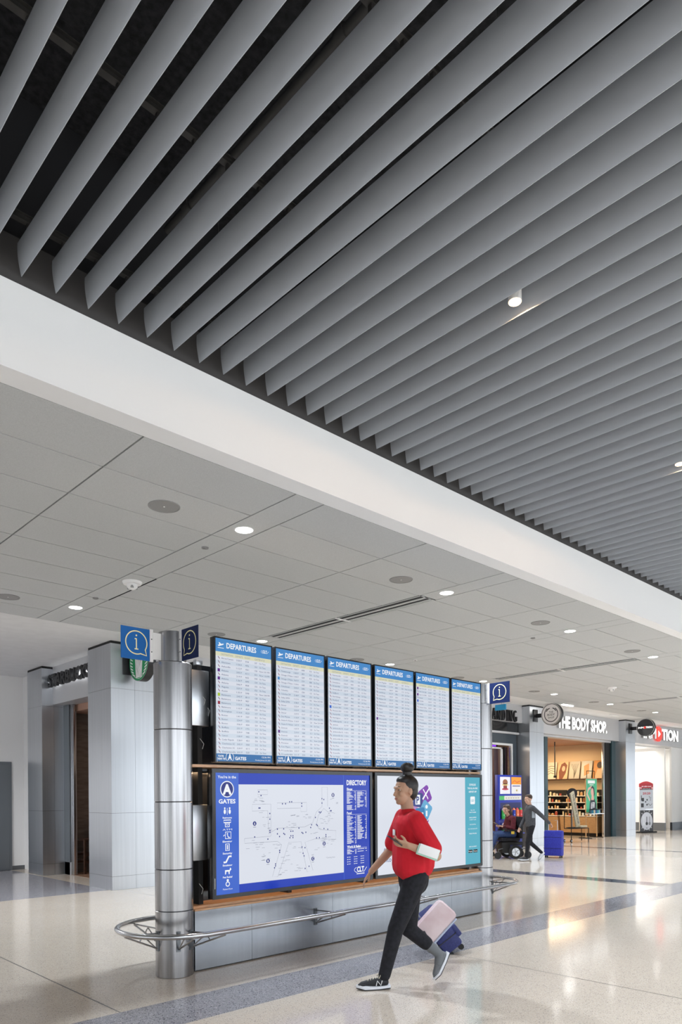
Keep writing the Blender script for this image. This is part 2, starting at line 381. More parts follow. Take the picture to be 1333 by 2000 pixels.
# irregular deck patches and hidden structure above the baffles
for i, (x0, x1, y0, y1) in enumerate([(1.3, 1.75, 1.2, 3.9), (2.4, 3.3, 0.2, 3.2), (4.0, 4.6, -1, 4.6)]):
    gb = MB(); gb.box(x0, y0, 5.95, x1, y1, 6.18, M['fireproof'], 0.01); o = gb.build('roof_beam')
    tag(o, ['black sprayed roof beam above the leftmost baffles', 'wide black sprayed roof beam beside the black pipe', 'black sprayed roof beam right of the pipe'][i], 'beam')

# ------------------------------------------------------------------ baffles
prof = []
zt, zb = 5.152, 4.950
outer = []; inner = []
for i in range(11):
    t = i/10; z = zb+(zt-zb)*t
    xo = -0.023*math.sin(t*PI*0.62)
    outer.append((xo, z)); inner.append((xo+0.003+0.004*math.sin(PI*t), z))
prof = outer+inner[::-1]
bm0 = MB(); bm0.prism(prof, -9.0, 4.655, M['baffle'], 'XZ', True)
proto = bm0.build('ceiling_baffle'); proto.location = (1.684, 0, 0)
tag(proto, 'long grey curved metal blade baffle hanging below the black ceiling void', 'baffle', 'parallel grey blade baffles')
for k in list(range(-9, 0))+list(range(1, 62)):
    o = proto.copy(); C.objects.link(o); o.location = (1.684+0.22*k, 0, 0)
# rails
for i, (y, lab) in enumerate([(4.52, 'black suspension rail running beside the bulkhead channel'), (3.32, 'grey suspension rail crossing above the baffles, nearest the bulkhead rail'),
                              (2.20, 'suspension rail crossing above the middle of the baffles'), (1.05, 'suspension rail crossing above the baffles nearest the viewer')]):
    r = MB()
    r.prism([(y-0.02, 5.20), (y+0.02, 5.20), (y+0.02, 5.207), (y+0.003, 5.207), (y+0.003, 5.24), (y+0.02, 5.24), (y+0.02, 5.245), (y-0.02, 5.245), (y-0.02, 5.24), (y-0.003, 5.24), (y-0.003, 5.207), (y-0.02, 5.207)], -2, 16, M['rail'], 'YZ')
    for k in range(-8, 62): r.box(1.684+0.22*k-0.012, y-0.012, 5.160, 1.684+0.22*k+0.012, y+0.012, 5.205, M['rail'])
    tag(r.build('suspension_rail'), lab, 'rail')
    for q in range(3):
        wx = 0.9+q*2.2+0.13*i
        h = MB(); h.tube([(wx, y, 5.24), (wx+0.01, y, 5.5), (wx-0.01, y, 6.19)], 0.003, M['rail'], 6)
        h.tube([(wx+0.012*math.cos(a*1.9), y+0.012*math.sin(a*1.9), 5.25+a*0.008) for a in range(10)], 0.002, M['rail'], 5)
        o = h.build('hanger_wire'); tag(o, 'thin twisted wire holding up a ceiling suspension rail', 'wire', 'hanger wires in the ceiling void')
p = MB(); p.tube([(2.53, -4, 5.5), (2.53, 4.3, 5.5)], 0.028, M['rail'], 14)
for y in (-1.5, 0.6, 2.55, 4.0): p.cyl((2.53, y, 5.5), 0.04, 0.06, M['rail'], 14, 'Y')
tag(p.build('sprinkler_pipe'), 'black sprinkler pipe running above the baffles', 'pipe')
p = MB(); p.tube([(3.30, -4, 5.75), (3.30, 1.2, 5.75), (3.1, 1.5, 5.75), (3.1, 2.3, 5.75)], 0.05, M['plenum'], 14)
tag(p.build('air_duct'), 'black round duct above the baffles near the top edge', 'duct')
# cylinder downlights among the baffles
for i, (x, y) in enumerate([(4.214, 2.64), (7.514, 2.80)]):
    r = empty('cylinder_downlight', (x, y, 4.975)); tag(r, ['glowing warm cylinder downlight between baffles, nearer the centre', 'far warm cylinder downlight between baffles at right edge'][i], 'light')
    b = MB(); b.cyl((0, 0, 0.0), 0.045, 0.30, M['white_plastic'], 28); b.build('housing', r)
    b = MB(); b.cyl((0, 0, -0.004), 0.040, 0.006, M['lamp_warm'], 28); b.build('lens', r)
    d = bpy.data.lights.new('cylinder_or_fill_lamp', 'SPOT'); d.energy = 26; d.color = (1, 0.58, 0.28); d.spot_size = math.radians(172); d.spot_blend = 0.1; d.shadow_soft_size = 0.012
    o = bpy.data.objects.new('cylinder_or_fill_lamp', d); o.location = (x, y, 4.966); C.objects.link(o)

for (x, y) in ((2.3, 13.6), (-1.0, 13.6), (-4.4, 13.6)):  # unseen spots without fittings, added to brighten the far left wall
    d = bpy.data.lights.new('downlight_or_fill_lamp', 'SPOT'); d.energy = 520; d.color = (0.95, 0.97, 1.0); d.spot_size = math.radians(150); d.spot_blend = 0.6; d.shadow_soft_size = 0.1
    o = bpy.data.objects.new('downlight_or_fill_lamp', d); o.location = (x, y, 4.32); C.objects.link(o)
# added fill spots without fittings, outside the frame, to brighten the floor
for y in (2.7, -0.7, -4.1, -7.5, -10.9):
    for k in range(-6, 12):
        x = 4.214+3.3*k
        if y > 2 and k < 3: continue
        d = bpy.data.lights.new('cylinder_or_fill_lamp', 'SPOT'); d.energy = 480; d.color = (0.84, 0.92, 1.0); d.spot_size = math.radians(120); d.spot_blend = 0.6; d.shadow_soft_size = 0.05
        o = bpy.data.objects.new('cylinder_or_fill_lamp', d); o.location = (x, y, 4.966); C.objects.link(o)

# ------------------------------------------------------------------ ceiling fittings
def downlight(lens_r=0.085):
    r = empty('recessed_downlight', (0, 0, ZC))
    b = MB(); b.tube([(0.093*math.cos(a*PI/16), 0.093*math.sin(a*PI/16), 0) for a in range(32)], 0.006, M['white_plastic'], 8, closed=True); b.build('trim_ring', r)
    b = MB(); b.cyl((0, 0, -0.003), lens_r, 0.006, M['lamp'], 32); b.build('lens', r)
    return r
pd = None
for yi, (y, nm) in enumerate([(5.885, 'in the row beside the white bulkhead'), (9.94, 'in the row nearest the shops')]):
    for k in range(0, 8):
        x = SX+0.17+P0*k
        o = pd = downlight() if pd is None else dup(pd, (x, y, ZC)); o.location = (x, y, ZC)
        tag(o, 'round white lit downlight %s, %s from the left' % (nm, ORD[k]), 'light', 'recessed ceiling downlights')
        d = bpy.data.lights.new('downlight_or_fill_lamp', 'SPOT'); d.energy = 400; d.color = (0.84, 0.92, 1.0); d.spot_size = math.radians(110); d.spot_blend = 0.6; d.shadow_soft_size = 0.08
        l = bpy.data.objects.new('downlight_or_fill_lamp', d); l.location = (x, y, ZC-0.02); C.objects.link(l)
ps = None
for yi, (y, nm) in enumerate([(5.91, 'in the row beside the white bulkhead'), (10.02, 'in the row nearest the shops')]):
    for k in range(0, 7):
        x = 3.41+P0*k+0.01
        if ps is None:
            ps = empty('ceiling_speaker', (0, 0, ZC))
            b = MB(); b.tube([(0.142*math.cos(a*PI/20), 0.142*math.sin(a*PI/20), -0.001) for a in range(40)], 0.007, M['grille'], 8, closed=True); b.build('rim', ps)
            b = MB(); b.cyl((0, 0, -0.004), 0.135, 0.008, M['grille'], 40); b.cyl((0, 0, -0.007), 0.008, 0.004, M['white_plastic'], 12); b.build('grille', ps)
            o = ps
        else: o = dup(ps, (x, y, ZC))
        o.location = (x, y, ZC)
        tag(o, 'round grey ceiling speaker %s, %s from the left' % (nm, ORD[k]), 'speaker', 'ceiling speakers')
for i, (x, y, lab) in enumerate([(4.31, 6.59, 'small grey disc cover between first downlight and camera dome'), (4.31, 9.28, 'small grey disc cover beside the lower left downlight'),
                                 (11.0, 6.58, 'small round sprinkler cover in third ceiling strip'), (11.03, 9.27, 'tiny white sprinkler cover above the fourth departures screen')]):
    b = MB(); b.cyl((x, y, ZC-0.012), 0.038, 0.014, M['white_plastic'] if i == 3 else M['grille'], 24); b.cyl((x, y, ZC-0.018), 0.02, 0.008, M['grille'], 16)
    tag(b.build('sprinkler_cover'), lab, 'sprinkler')
for i, (x, y) in enumerate([(4.33, 8.28), (17.72, 8.32)]):
    r = empty('camera_dome', (x, y, ZC)); tag(r, ['white ceiling camera dome above the blue i signs', 'far white ceiling camera cluster above the cosmetics shop sign'][i], 'camera')
    b = MB(); b.cyl((0, 0, -0.03), 0.11, 0.032, M['white_plastic'], 32, r2=0.125); b.build('base', r)
    b = MB(); b.sphere((0, 0, -0.045), (0.07, 0.07, 0.055), M['white_plastic'], 20); b.build('dome', r)
    for a in range(3):
        b = MB(); b.cyl((0.05*math.cos(a*2.1), 0.05*math.sin(a*2.1), -0.085), 0.02, 0.03, M['steel_rail'], 12); b.build('lens', r)
def diffuser(x, y0, y1, lab):
    r = empty('slot_diffuser', (x, y0, ZC)); tag(r, lab, 'air vent')
    L = y1-y0
    b = MB(); b.box(-0.16, 0, 0.004, 0.16, L, 0.02, M['black']); b.build('plenum_box', r)
    for a, w_ in ((-0.155, 0.02), (-0.05, 0.05), (0.075, 0.035), (0.125, 0.035)):
        b = MB(); b.box(a, 0, -0.004, a+w_, L, 0.012, M['tile']); b.build('slat', r)
    b = MB(); b.box(-0.16, L/2-0.02, -0.006, 0.16, L/2+0.02, 0.01, M['white_plastic']); b.build('divider', r)
    for e in (0, L-0.015):
        b = MB(); b.box(-0.16, e, -0.004, 0.16, e+0.015, 0.012, M['tile']); b.build('end_cap', r)
for k, lab in ((1, 'long black slot vent in the ceiling above the departures screens'), (3, 'long slot vent in the ceiling above the right information sign'), (5, 'far slot vent in the ceiling near the electronics shop')):
    diffuser(SX+P0*k+0.17, 6.21, 9.56, lab)
b = MB(); b.box(4.492, 7.97, ZC-0.002, 4.502, 9.27, ZC+0.01, M['black']); tag(b.build('access_gap'), 'dark open joint along a ceiling strip beside the camera dome', 'ceiling joint')
for i, (x, y) in enumerate([(20.2, 10.9), (24.0, 11.2)]):
    b = MB(); b.box(x-0.3, y-0.04, ZC-0.025, x+0.3, y+0.04, ZC-0.002, M['lamp'] if i == 0 else M['white_plastic'], 0.01)
    tag(b.build('linear_fixture'), ['slim lit linear fixture on ceiling above the cosmetics shop', 'slim white linear fixture on ceiling near the electronics shop'][i], 'light')

# ------------------------------------------------------------------ building shell
b = MB(); b.box(-20, 16.6, 0, 6.06, 16.75, ZC, M['white_wall']); struct(b, 'wall_back', 'white wall at the far left')
b = MB(); b.box(5.98, 15.66, 0, 6.10, 16.6, ZC, M['white_wall']); struct(b, 'wall_return')
b = MB(); b.box(-20, 16.585, 0, 6.0, 16.6, 0.09, M['steel_dark']); struct(b, 'baseboard_back')
b = MB(); b.box(4.66, 16.555, 0, 5.70, 16.598, 2.42, M['door_grey'], 0.004); b.box(4.72, 16.54, 0.01, 5.64, 16.56, 2.36, M['door_grey'], 0.004)
dr = struct(b, 'door_1', 'plain grey door at the left edge')
b = MB(); b.box(4.78, 16.50, 0.98, 4.90, 16.54, 1.01, M['steel_rail'], 0.004); b.build('door_handle', dr)
# window wall behind the camera and to the left
b = MB()
for k in range(24): b.box(-20+k*3, -14.05, 0, -19.92+k*3, -13.85, 6.2, M['steel_dark'])
for z in (0, 2.9, 5.2): b.box(-20, -14.05, z, 48, -13.85, z+0.10, M['steel_dark'])
b.box(-20, -14.05, 5.2, 48, -13.9, 6.25, M['white_paint'])
struct(b, 'window_1', 'glazed wall behind the viewer')
b = MB()
for k in range(11): b.box(-20.1, -14+k*3, 0, -20, -13.92+k*3, 6.2, M['steel_dark'])
b.box(-20.1, -14, 5.0, -20, 22, 6.25, M['white_paint']); b.box(-20.1, 16, 0, -20, 22, 5.0, M['white_wall'])
struct(b, 'window_2', 'glazed wall far to the left')
b = MB(); b.box(47, 4.7, 0, 47.2, 22, 6.2, M['white_wall']); b.box(47, -14, 4.5, 47.2, 4.8, 6.2, M['white_wall']); struct(b, 'wall_end')

# ------------------------------------------------------------------ shop front piers
def pier(x0, x1, y0, y1, lab, seam):
    r = empty('steel_pier', (x0, y0, 0)); tag(r, lab, 'pier', 'brushed steel piers')
    zs = [(0, 0.235), (0.238, 1.338), (1.341, 3.515), (3.518, 4.295)]
    for a, c in zs:
        b = MB(); sp = seam
        b.box(0, 0, a+0.001, sp-0.0015, y1-y0, c, M['steel']); b.box(sp+0.0015, 0, a+0.001, x1-x0, y1-y0, c, M['steel']); b.build('cladding_panel', r)
    b = MB(); b.box(0.006, 0.006, 0, x1-x0-0.006, y1-y0-0.006, 4.34, M['black']); b.build('core', r)
    return r
pier(5.66, 6.50, 11.62, 12.53, 'steel clad pier at the coffee shop corner, behind the left column', 0.45)
pier(12.40, 13.22, 11.62, 12.35, 'steel clad pier hidden behind the departures screens', 0.4)
pier(19.20, 20.03, 11.62, 12.35, 'steel clad pier between slate shopfront and cosmetics shop', 0.4)
pier(25.85, 26.65, 11.62, 12.35, 'steel clad pier between cosmetics shop and electronics shop', 0.4)
pier(5.72, 6.17, 14.85, 15.64, 'slim steel clad pier left of the coffee shop entrance', 0.25)
pier(32.6, 33.4, 11.62, 12.35, 'steel clad pier at the far right of the electronics shop', 0.4)
# coffee shop fascia (faces -X)
b = MB(); b.box(5.95, 12.53, 3.555, 6.30, 14.85, ZC, M['steel_fascia']); struct(b, 'wall_coffee_fascia', 'grey metal fascia above the coffee shop entrance')
b = MB(); b.box(6.42, 14.9, 0, 10.5, 15.0, 3.6, M['brown_wall']); b.box(10.4, 12.4, 0, 10.5, 15, 3.6, M['brown_wall']); struct(b, 'wall_coffee', 'brown plank wall inside the coffee shop')
b = MB(); b.box(6.305, 12.4, 3.42, 10.5, 15.0, 3.62, M['tan_ceiling']); struct(b, 'ceiling_6')
b = MB(); b.box(6.2, 12.36, 0.001, 10.5, 15.0, 0.006, M['brown_floor']); struct(b, 'floor_2')
b = MB(); b.box(6.51, 12.25, 0, 12.39, 12.36, 3.6, M['steel']); b.box(6.51, 11.9, 3.55, 12.39, 12.3, ZC, M['steel_fascia']); struct(b, 'wall_front')
b = MB(); b.box(6.18, 14.60, 0, 6.26, 14.88, 3.555, M['steel_dark']); b.box(6.20, 14.52, 0, 6.26, 14.60, 3.555, M['steel_rail'], 0.004)
b.box(6.20, 14.44, 0, 6.25, 14.50, 3.555, M['steel_rail'], 0.004); b.box(6.26, 14.56, 0, 6.32, 14.66, 3.42, M['steel_fascia']); b.box(6.18, 14.58, 0, 6.28, 14.86, 0.26, M['steel_fascia'])
struct(b, 'door_2', 'folding door tracks of the coffee shop')

def channel_letters(name, text, O, ux, uy, height, width, depth, face, side, lab, cat, bold=0.02, off=0.03, gap=None, splitO=None):
    """each letter a part"""
    r = empty(name, O); tag(r, lab, cat)
    vs, fs, x0, x1 = tgeo(text, bold, 0)
    sx = width/(x1-x0); sc = height/0.70
    # advance of each letter from prefix widths
    for i, ch in enumerate(text):
        if ch == ' ': continue
        pre = tgeo(text[:i+1], bold, 0)[3]; cw = tgeo(ch, bold, 0); lx = pre-(cw[3]-cw[2])
        p = Panel((0, 0, 0), ux, uy)
        if ch == splitO and splitO:
            if i == text.index('O'):
                n_ = p.n; cx_ = (lx-x0)*sx+(cw[3]-cw[2])*sx*0.5
                p.cyl(tuple(p.P(cx_, height*0.5)+n_*off), height*0.72, depth, M['halo_red'], 32, tuple(n_)); p.O = n_*(off+depth+0.002)
                p.poly([(cx_-height*0.2, height*0.18), (cx_+height*0.32, height*0.5), (cx_-height*0.2, height*0.82)], M['halo'], 1)
                p.build('letter', r); continue
        vv, ff, a, c = tgeo(ch, bold, 0.5)
        out = []
        for v in vv: out.append(p.ux*((v.x-a)*sx+(lx-x0)*sx)+p.uy*(v.y*sc)+p.n*(off+(v.z+0.5)*depth))
        # front faces get the face material, the rest the side material
        fr = [f for f in ff if all(vv[k].z > 0.49 for k in f)]; sd = [f for f in ff if f not in fr]
        p.add(out, fr, face); p.add(out, sd, side); p.build('letter', r)
    return r
# coffee letters run from far (left) to near (right): right = -Y
channel_letters('fascia_sign', 'STARBUCKS', (5.95, 14.84, 3.91), (0, -1, 0), (0, 0, 1), 0.24, 1.98, 0.06, M['black_ink'], M['black_ink'], 'black channel letters glowing at the back on coffee shop fascia', 'sign', 0.03, 0.05)
for y in (14.5, 13.9, 13.3):
    area_light('letter_backlight', (5.897, y, 4.02), 0.10, 0.55, 2.0, (0.95, 0.97, 1.0), (0, -PI/2, 0))

def blade_sign(X0, Yc, Zc_, r_, lab, art, thick=0.12, face=None, plate_y=11.62):
    t = empty('blade_sign', (X0, Yc, Zc_)); tag(t, lab, 'sign')
    b = MB(); b.cyl((0, 0, 0), r_, thick, M['black_ink'], 48, 'X'); b.build('drum', t)
    p = Panel((-0.001, 0, 0), (0, -1, 0), (0, 0, 1)); p.disc(0, 0, r_*0.985, face or M['white_ink'], 1, 48); art(p, r_); p.build('face', t)
    b = MB(); b.box(-0.02+thick/2, r_*0.9, -0.06, thick/2+0.06, plate_y-Yc-0.015, 0.06, M['black_ink']); b.build('arm', t)
    b = MB(); b.box(-0.10, plate_y-Yc-0.03, -0.19, 0.14, plate_y-Yc-0.001, 0.19, M['black_ink'], 0.004); b.build('mounting_plate', t)
    return t
def art_siren(p, r):
    g = pc(0.0, 0.25, 0.08); wt = M['white_ink']
    p.disc(0, 0, r*0.97, wt, 2, 48)
    p.ring(0, 0, r*0.93, r*0.1, g, 3)
    p.disc(0, 0, r*0.86, g, 3, 40)
    p.poly([(-0.42*r, 0.85*r*0.8), (0.42*r, 0.68*r), (0.36*r, -0.1*r), (0.30*r, -0.82*r), (-0.30*r, -0.82*r), (-0.36*r, -0.1*r)], wt, 4)
    for k in range(-3, 4):
        p.stroke([(k*0.09*r+0.05*r*math.sin(t*0.9+abs(k)), 0.1*r-t*0.1*r) for t in range(10)], 0.014*r, M['black_ink'], 5)
    for sgn in (-1, 1):
        for k in range(7):
            y = 0.35*r-k*0.16*r; xx = math.sqrt(max(0.02, 0.8-(y/r)**2))*r
            p.poly([(sgn*xx, y+0.05*r), (sgn*(xx-0.26*r), y-0.07*r), (sgn*(xx-0.26*r), y-0.13*r), (sgn*xx, y-0.03*r)], wt, 5)
blade_sign(5.98, 11.22, 3.96, 0.34, 'round green and white emblem sign on black drum at coffee shop corner', art_siren, 0.14)
def art_body(p, r):
    k = M['black_ink']
    p.disc(0, 0, r*0.97, pc(0.82, 0.79, 0.77), 2, 40)
    p.ring(0, 0, r*0.93, r*0.05, k, 3); p.ring(0, 0, r*0.66, r*0.07, k, 3, math.radians(125), math.radians(415)); p.ring(0, 0.05*r, r*0.52, r*0.08, k, 3, math.radians(25), math.radians(75)); p.ring(0, 0.05*r, r*0.52, r*0.08, k, 3, math.radians(105), math.radians(155))
    p.text('THE', 0, 0.12*r, 0.17*r, k, 4, 'C'); p.text('BODY', 0, -0.13*r, 0.19*r, k, 4, 'C', bold=0.01); p.text('SHOP', 0, -0.38*r, 0.17*r, k, 4, 'C')
blade_sign(19.5, 11.06, 4.02, 0.335, 'round pale drum sign reading THE BODY SHOP on shop pier', art_body, 0.14)
def art_inm(p, r):
    p.disc(0, 0, r*0.96, pc(0.03, 0.03, 0.035, 0.15), 2, 40)
    p.text('INM', -0.82*r, -0.09*r, 0.2*r, M['halo'], 3, 'L', 0.62*r, bold=0.02); p.text('TION', 0.06*r, -0.09*r, 0.2*r, M['halo'], 3, 'L', 0.72*r, bold=0.02); p.disc(-0.07*r, 0, 0.12*r, M['halo_red'], 3)
blade_sign(26.2, 11.04, 4.02, 0.325, 'round glossy black drum sign beside the electronics shop letters', art_inm, 0.14)

# ------------------------------------------------------------------ right hand shops
def fascia(x0, x1, z0, lab, n):
    b = MB(); b.box(x0, 11.88, z0, x1, 12.35, ZC, M['steel_fascia']); struct(b, 'wall_'+n, lab)
fascia(13.22, 19.20, 3.80, 'grey metal fascia above the slate shopfront', 'slate_fascia')
fascia(20.03, 25.85, 3.55, 'grey metal fascia above the cosmetics shop', 'cosmetics_fascia')
fascia(26.65, 32.6, 3.55, 'grey metal fascia above the electronics shop', 'electronics_fascia')
channel_letters('fascia_sign', 'THE BODY SHOP.', (21.20, 11.86, 3.79), (1, 0, 0), (0, 0, 1), 0.38, 3.50, 0.05, M['halo'], M['steel_fascia'], 'glowing white letters reading THE BODY SHOP on the fascia', 'sign', 0.035, 0.02)
channel_letters('fascia_sign', 'INMOTION', (27.85, 11.86, 3.79), (1, 0, 0), (0, 0, 1), 0.42, 3.42, 0.05, M['halo'], M['steel_fascia'], 'white lit letters with red play disc on the electronics fascia', 'sign', 0.035, 0.02, splitO='O')
# serif letters
def serif_sign():
    r = empty('fascia_sign', (17.24, 11.86, 3.80)); tag(r, 'tall black serif letters on the slate shop fascia', 'sign')
    H = 0.33; W = 0.34; T = 0.085; t = 0.028
    def letter(ch, x):
        p = Panel((x, 0, 0), (1, 0, 0), (0, 0, 1)); k = M['black_ink']
        def bar(x0, y0, x1, y1):
            p.box(x+min(x0, x1), -0.07, min(y0, y1), x+max(x0, x1), -0.02, max(y0, y1), k)
        def dia(x0, y0, x1, y1, w_):
            p.prism([(x+x0-w_/2, y0), (x+x0+w_/2, y0), (x+x1+w_/2, y1), (x+x1-w_/2, y1)], -0.07, -0.02, k, 'XZ')
        def ser(cx, y): bar(cx-0.065, y, cx+0.065, y+0.016)
        if ch == 'L': bar(0.05, 0, 0.05+T, H); ser(0.09, 0); ser(0.09, H-0.016); bar(0.09, 0, W-0.03, 0.02); bar(W-0.05, 0, W-0.03, 0.09)
        if ch == 'A': dia(0.04, 0, W*0.45, H, t); dia(W*0.88, 0, W*0.5, H, T); bar(0.1, 0.1, W*0.7, 0.12); ser(0.05, 0); ser(W*0.87, 0)
        if ch == 'N': bar(0.05, 0, 0.05+t, H); bar(W-0.07, 0, W-0.07+t, H); dia(W-0.075, 0, 0.085, H, T); ser(0.06, 0); ser(0.04, H-0.016); ser(W-0.055, H-0.016)
        if ch == 'I': bar(0.09, 0, 0.09+T, H); ser(0.135, 0); ser(0.135, H-0.016)
        if ch == 'D':
            bar(0.04, 0, 0.04+T, H); ser(0.06, 0); ser(0.06, H-0.016)
            o = [(x+0.08+0.21*math.cos(a), H/2+H/2*math.sin(a)) for a in [(-90+15*i)*PI/180 for i in range(13)]]
            q = [(x+0.08+0.13*math.cos(a), H/2+(H/2-0.02)*math.sin(a)) for a in [(-90+15*i)*PI/180 for i in range(13)]]
            for i in range(12): p.prism([q[i], o[i], o[i+1], q[i+1]], -0.07, -0.02, k, 'XZ')
        if ch == 'G':
            A = [(50+20*i)*PI/180 for i in range(15)]
            o = [(x+W/2+0.155*math.cos(a), H/2+(H/2+0.01)*math.sin(a)) for a in A]; q = [(x+W/2+0.02+0.09*math.cos(a), H/2+(H/2-0.015)*math.sin(a)) for a in A]
            for i in range(14): p.prism([q[i], o[i], o[i+1], q[i+1]], -0.07, -0.02, k, 'XZ')
            bar(W/2+0.05, 0.02, W/2+0.05+T, 0.14); ser(W/2+0.09, 0.135)
        p.build('letter', r)
    x = 0.0
    for ch in 'LANDING': letter(ch, x); x += {'I': 0.22, 'D': 0.36, 'A': 0.38, 'L': 0.38}.get(ch, 0.41)
    r.scale = (0.63, 1, 1.0)
    return r
serif_sign()
# slate shopfront
b = MB(); Y = 12.02
b.box(13.24, Y, 3.50, 19.17, Y+0.1, 3.80, M['gloss_black']); b.box(13.24, Y-0.06, 3.44, 19.17, Y+0.1, 3.50, M['steel_fascia'])
b.box(18.89, Y+0.04, 0, 19.17, Y+0.12, 3.44, M['dark_store']); b.box(13.24, Y+0.04, 3.15, 18.89, Y+0.12, 3.44, M['dark_store'])
b.box(18.45, Y+0.16, 0, 18.62, Y+0.24, 3.05, M['maroon_frame']); b.box(18.62, Y+0.12, 0, 18.68, Y+0.2, 3.05, M['black']); b.box(18.68, Y+0.16, 0, 18.84, Y+0.24, 3.05, M['maroon_frame'])
b.box(18.12, Y+0.16, 0, 18.33, Y+0.24, 3.05, M['maroon_frame'])
struct(b, 'wall_slate_front', 'slate coloured shopfront wall')
b = MB(); b.box(14, Y, 3.09, 18.89, Y+0.05, 3.15, M['white_paint']); b.box(18.83, Y, 0, 18.89, Y+0.05, 3.09, M['white_paint'])
b.box(18.36, Y+0.06, 0, 18.43, Y+0.11, 3.02, M['white_paint']); b.box(14, Y+0.06, 2.98, 18.43, Y+0.11, 3.02, M['white_paint']); struct(b, 'trim_2', 'white trim around the slate shop entrance')
b = MB(); b.box(13.3, 15.3, 0, 20.0, 15.4, 3.6, M['beige_wall']); b.box(13.25, 12.4, 0, 13.3, 15.3, 3.6, M['beige_wall']); b.box(20.0, 12.4, 0, 20.06, 17, 3.6, M['brown_wall']); b.box(13.25, 12.36, 3.45, 20, 15.4, 3.5, M['white_paint']); struct(b, 'wall_snack')
b = MB(); b.box(18.35, 12.6, 2.72, 18.95, 12.68, 3.16, M['gloss_black'], 0.01); p = tag(b.build('ceiling_screen'), 'purple lit screen inside the slate shop entrance', 'screen')
q = Panel((18.35, 12.597, 2.72), (1, 0, 0), (0, 0, 1)); q.rect(0.02, 0.02, 0.50, 0.42, em('purple_glow', (0.25, 0.05, 0.9), 1.2), 1); q.build('screen', p)
# small cyan hanging sign
b = MB(); b.box(17.25, 11.2, 4.00, 17.29, 11.55, 4.16, pc(0.02, 0.32, 0.62)); b.tube([(17.27, 11.35, 4.16), (17.27, 11.35, ZC)], 0.008, M['steel_rail'], 8)
tag(b.build('hanging_sign'), 'small cyan sign hanging just right of the right column', 'sign')
# snack shelves with packets
def goods_col(x, y, w_, z0, z1, rows_, lab, grp, seed):
    rr = random.Random(seed); r = empty('snack_rack', (x, y, 0)); tag(r, lab, 'rack')
    b = MB(); b.box(0, 0.1, 0, w_, 0.14, z1, M['black']); b.box(0, -0.02, 0, w_, 0.14, 0.08, M['black']); b.build('back_board', r)
    cols = [(0.75, 0.30, 0.03), (0.65, 0.05, 0.03), (0.8, 0.62, 0.2), (0.75, 0.7, 0.62), (0.3, 0.12, 0.04), (0.85, 0.45, 0.08)]
    for j in range(rows_):
        z = z0+(z1-z0)*j/rows_
        b = MB(); b.box(0, -0.06, z-0.02, w_, 0.1, z, M['black']); b.build('shelf', r)
        n = int(w_/0.13)
        for k in range(n):
            q = MB(); hx = x+0.03+k*0.13; hh = (z1-z0)/rows_*0.72
            q.prism([(0.0, 0), (0.11, 0.0), (0.105, hh*0.5), (0.11, hh), (0.055, hh*1.03), (0.0, hh), (0.008, hh*0.5)], -0.03, 0.03, pc(*rr.choice(cols)), 'XZ'); q.sphere((0.055, -0.028, hh*0.5), (0.035, 0.012, hh*0.3), pc(*rr.choice(cols)), 8)
            o = q.build('snack_packet'); o.location = (hx, y, z+0.002); o.rotation_euler = (rr.uniform(-0.1, 0.05), 0, rr.uniform(-0.1, 0.1))
            tag(o, 'bright snack packet standing on the rack inside the slate shop', 'packet', 'snack packets on the rack')
b = MB(); b.box(18.3, 12.82, 2.26, 19.1, 12.86, 2.72, M['beige_wall']); tag(b.build('rack_header'), 'plain beige header board above the snack rack', 'board')
goods_col(18.3, 12.75, 0.8, 0.25, 2.25, 6, 'black rack of orange and red packets beside the right column', 's', 3)

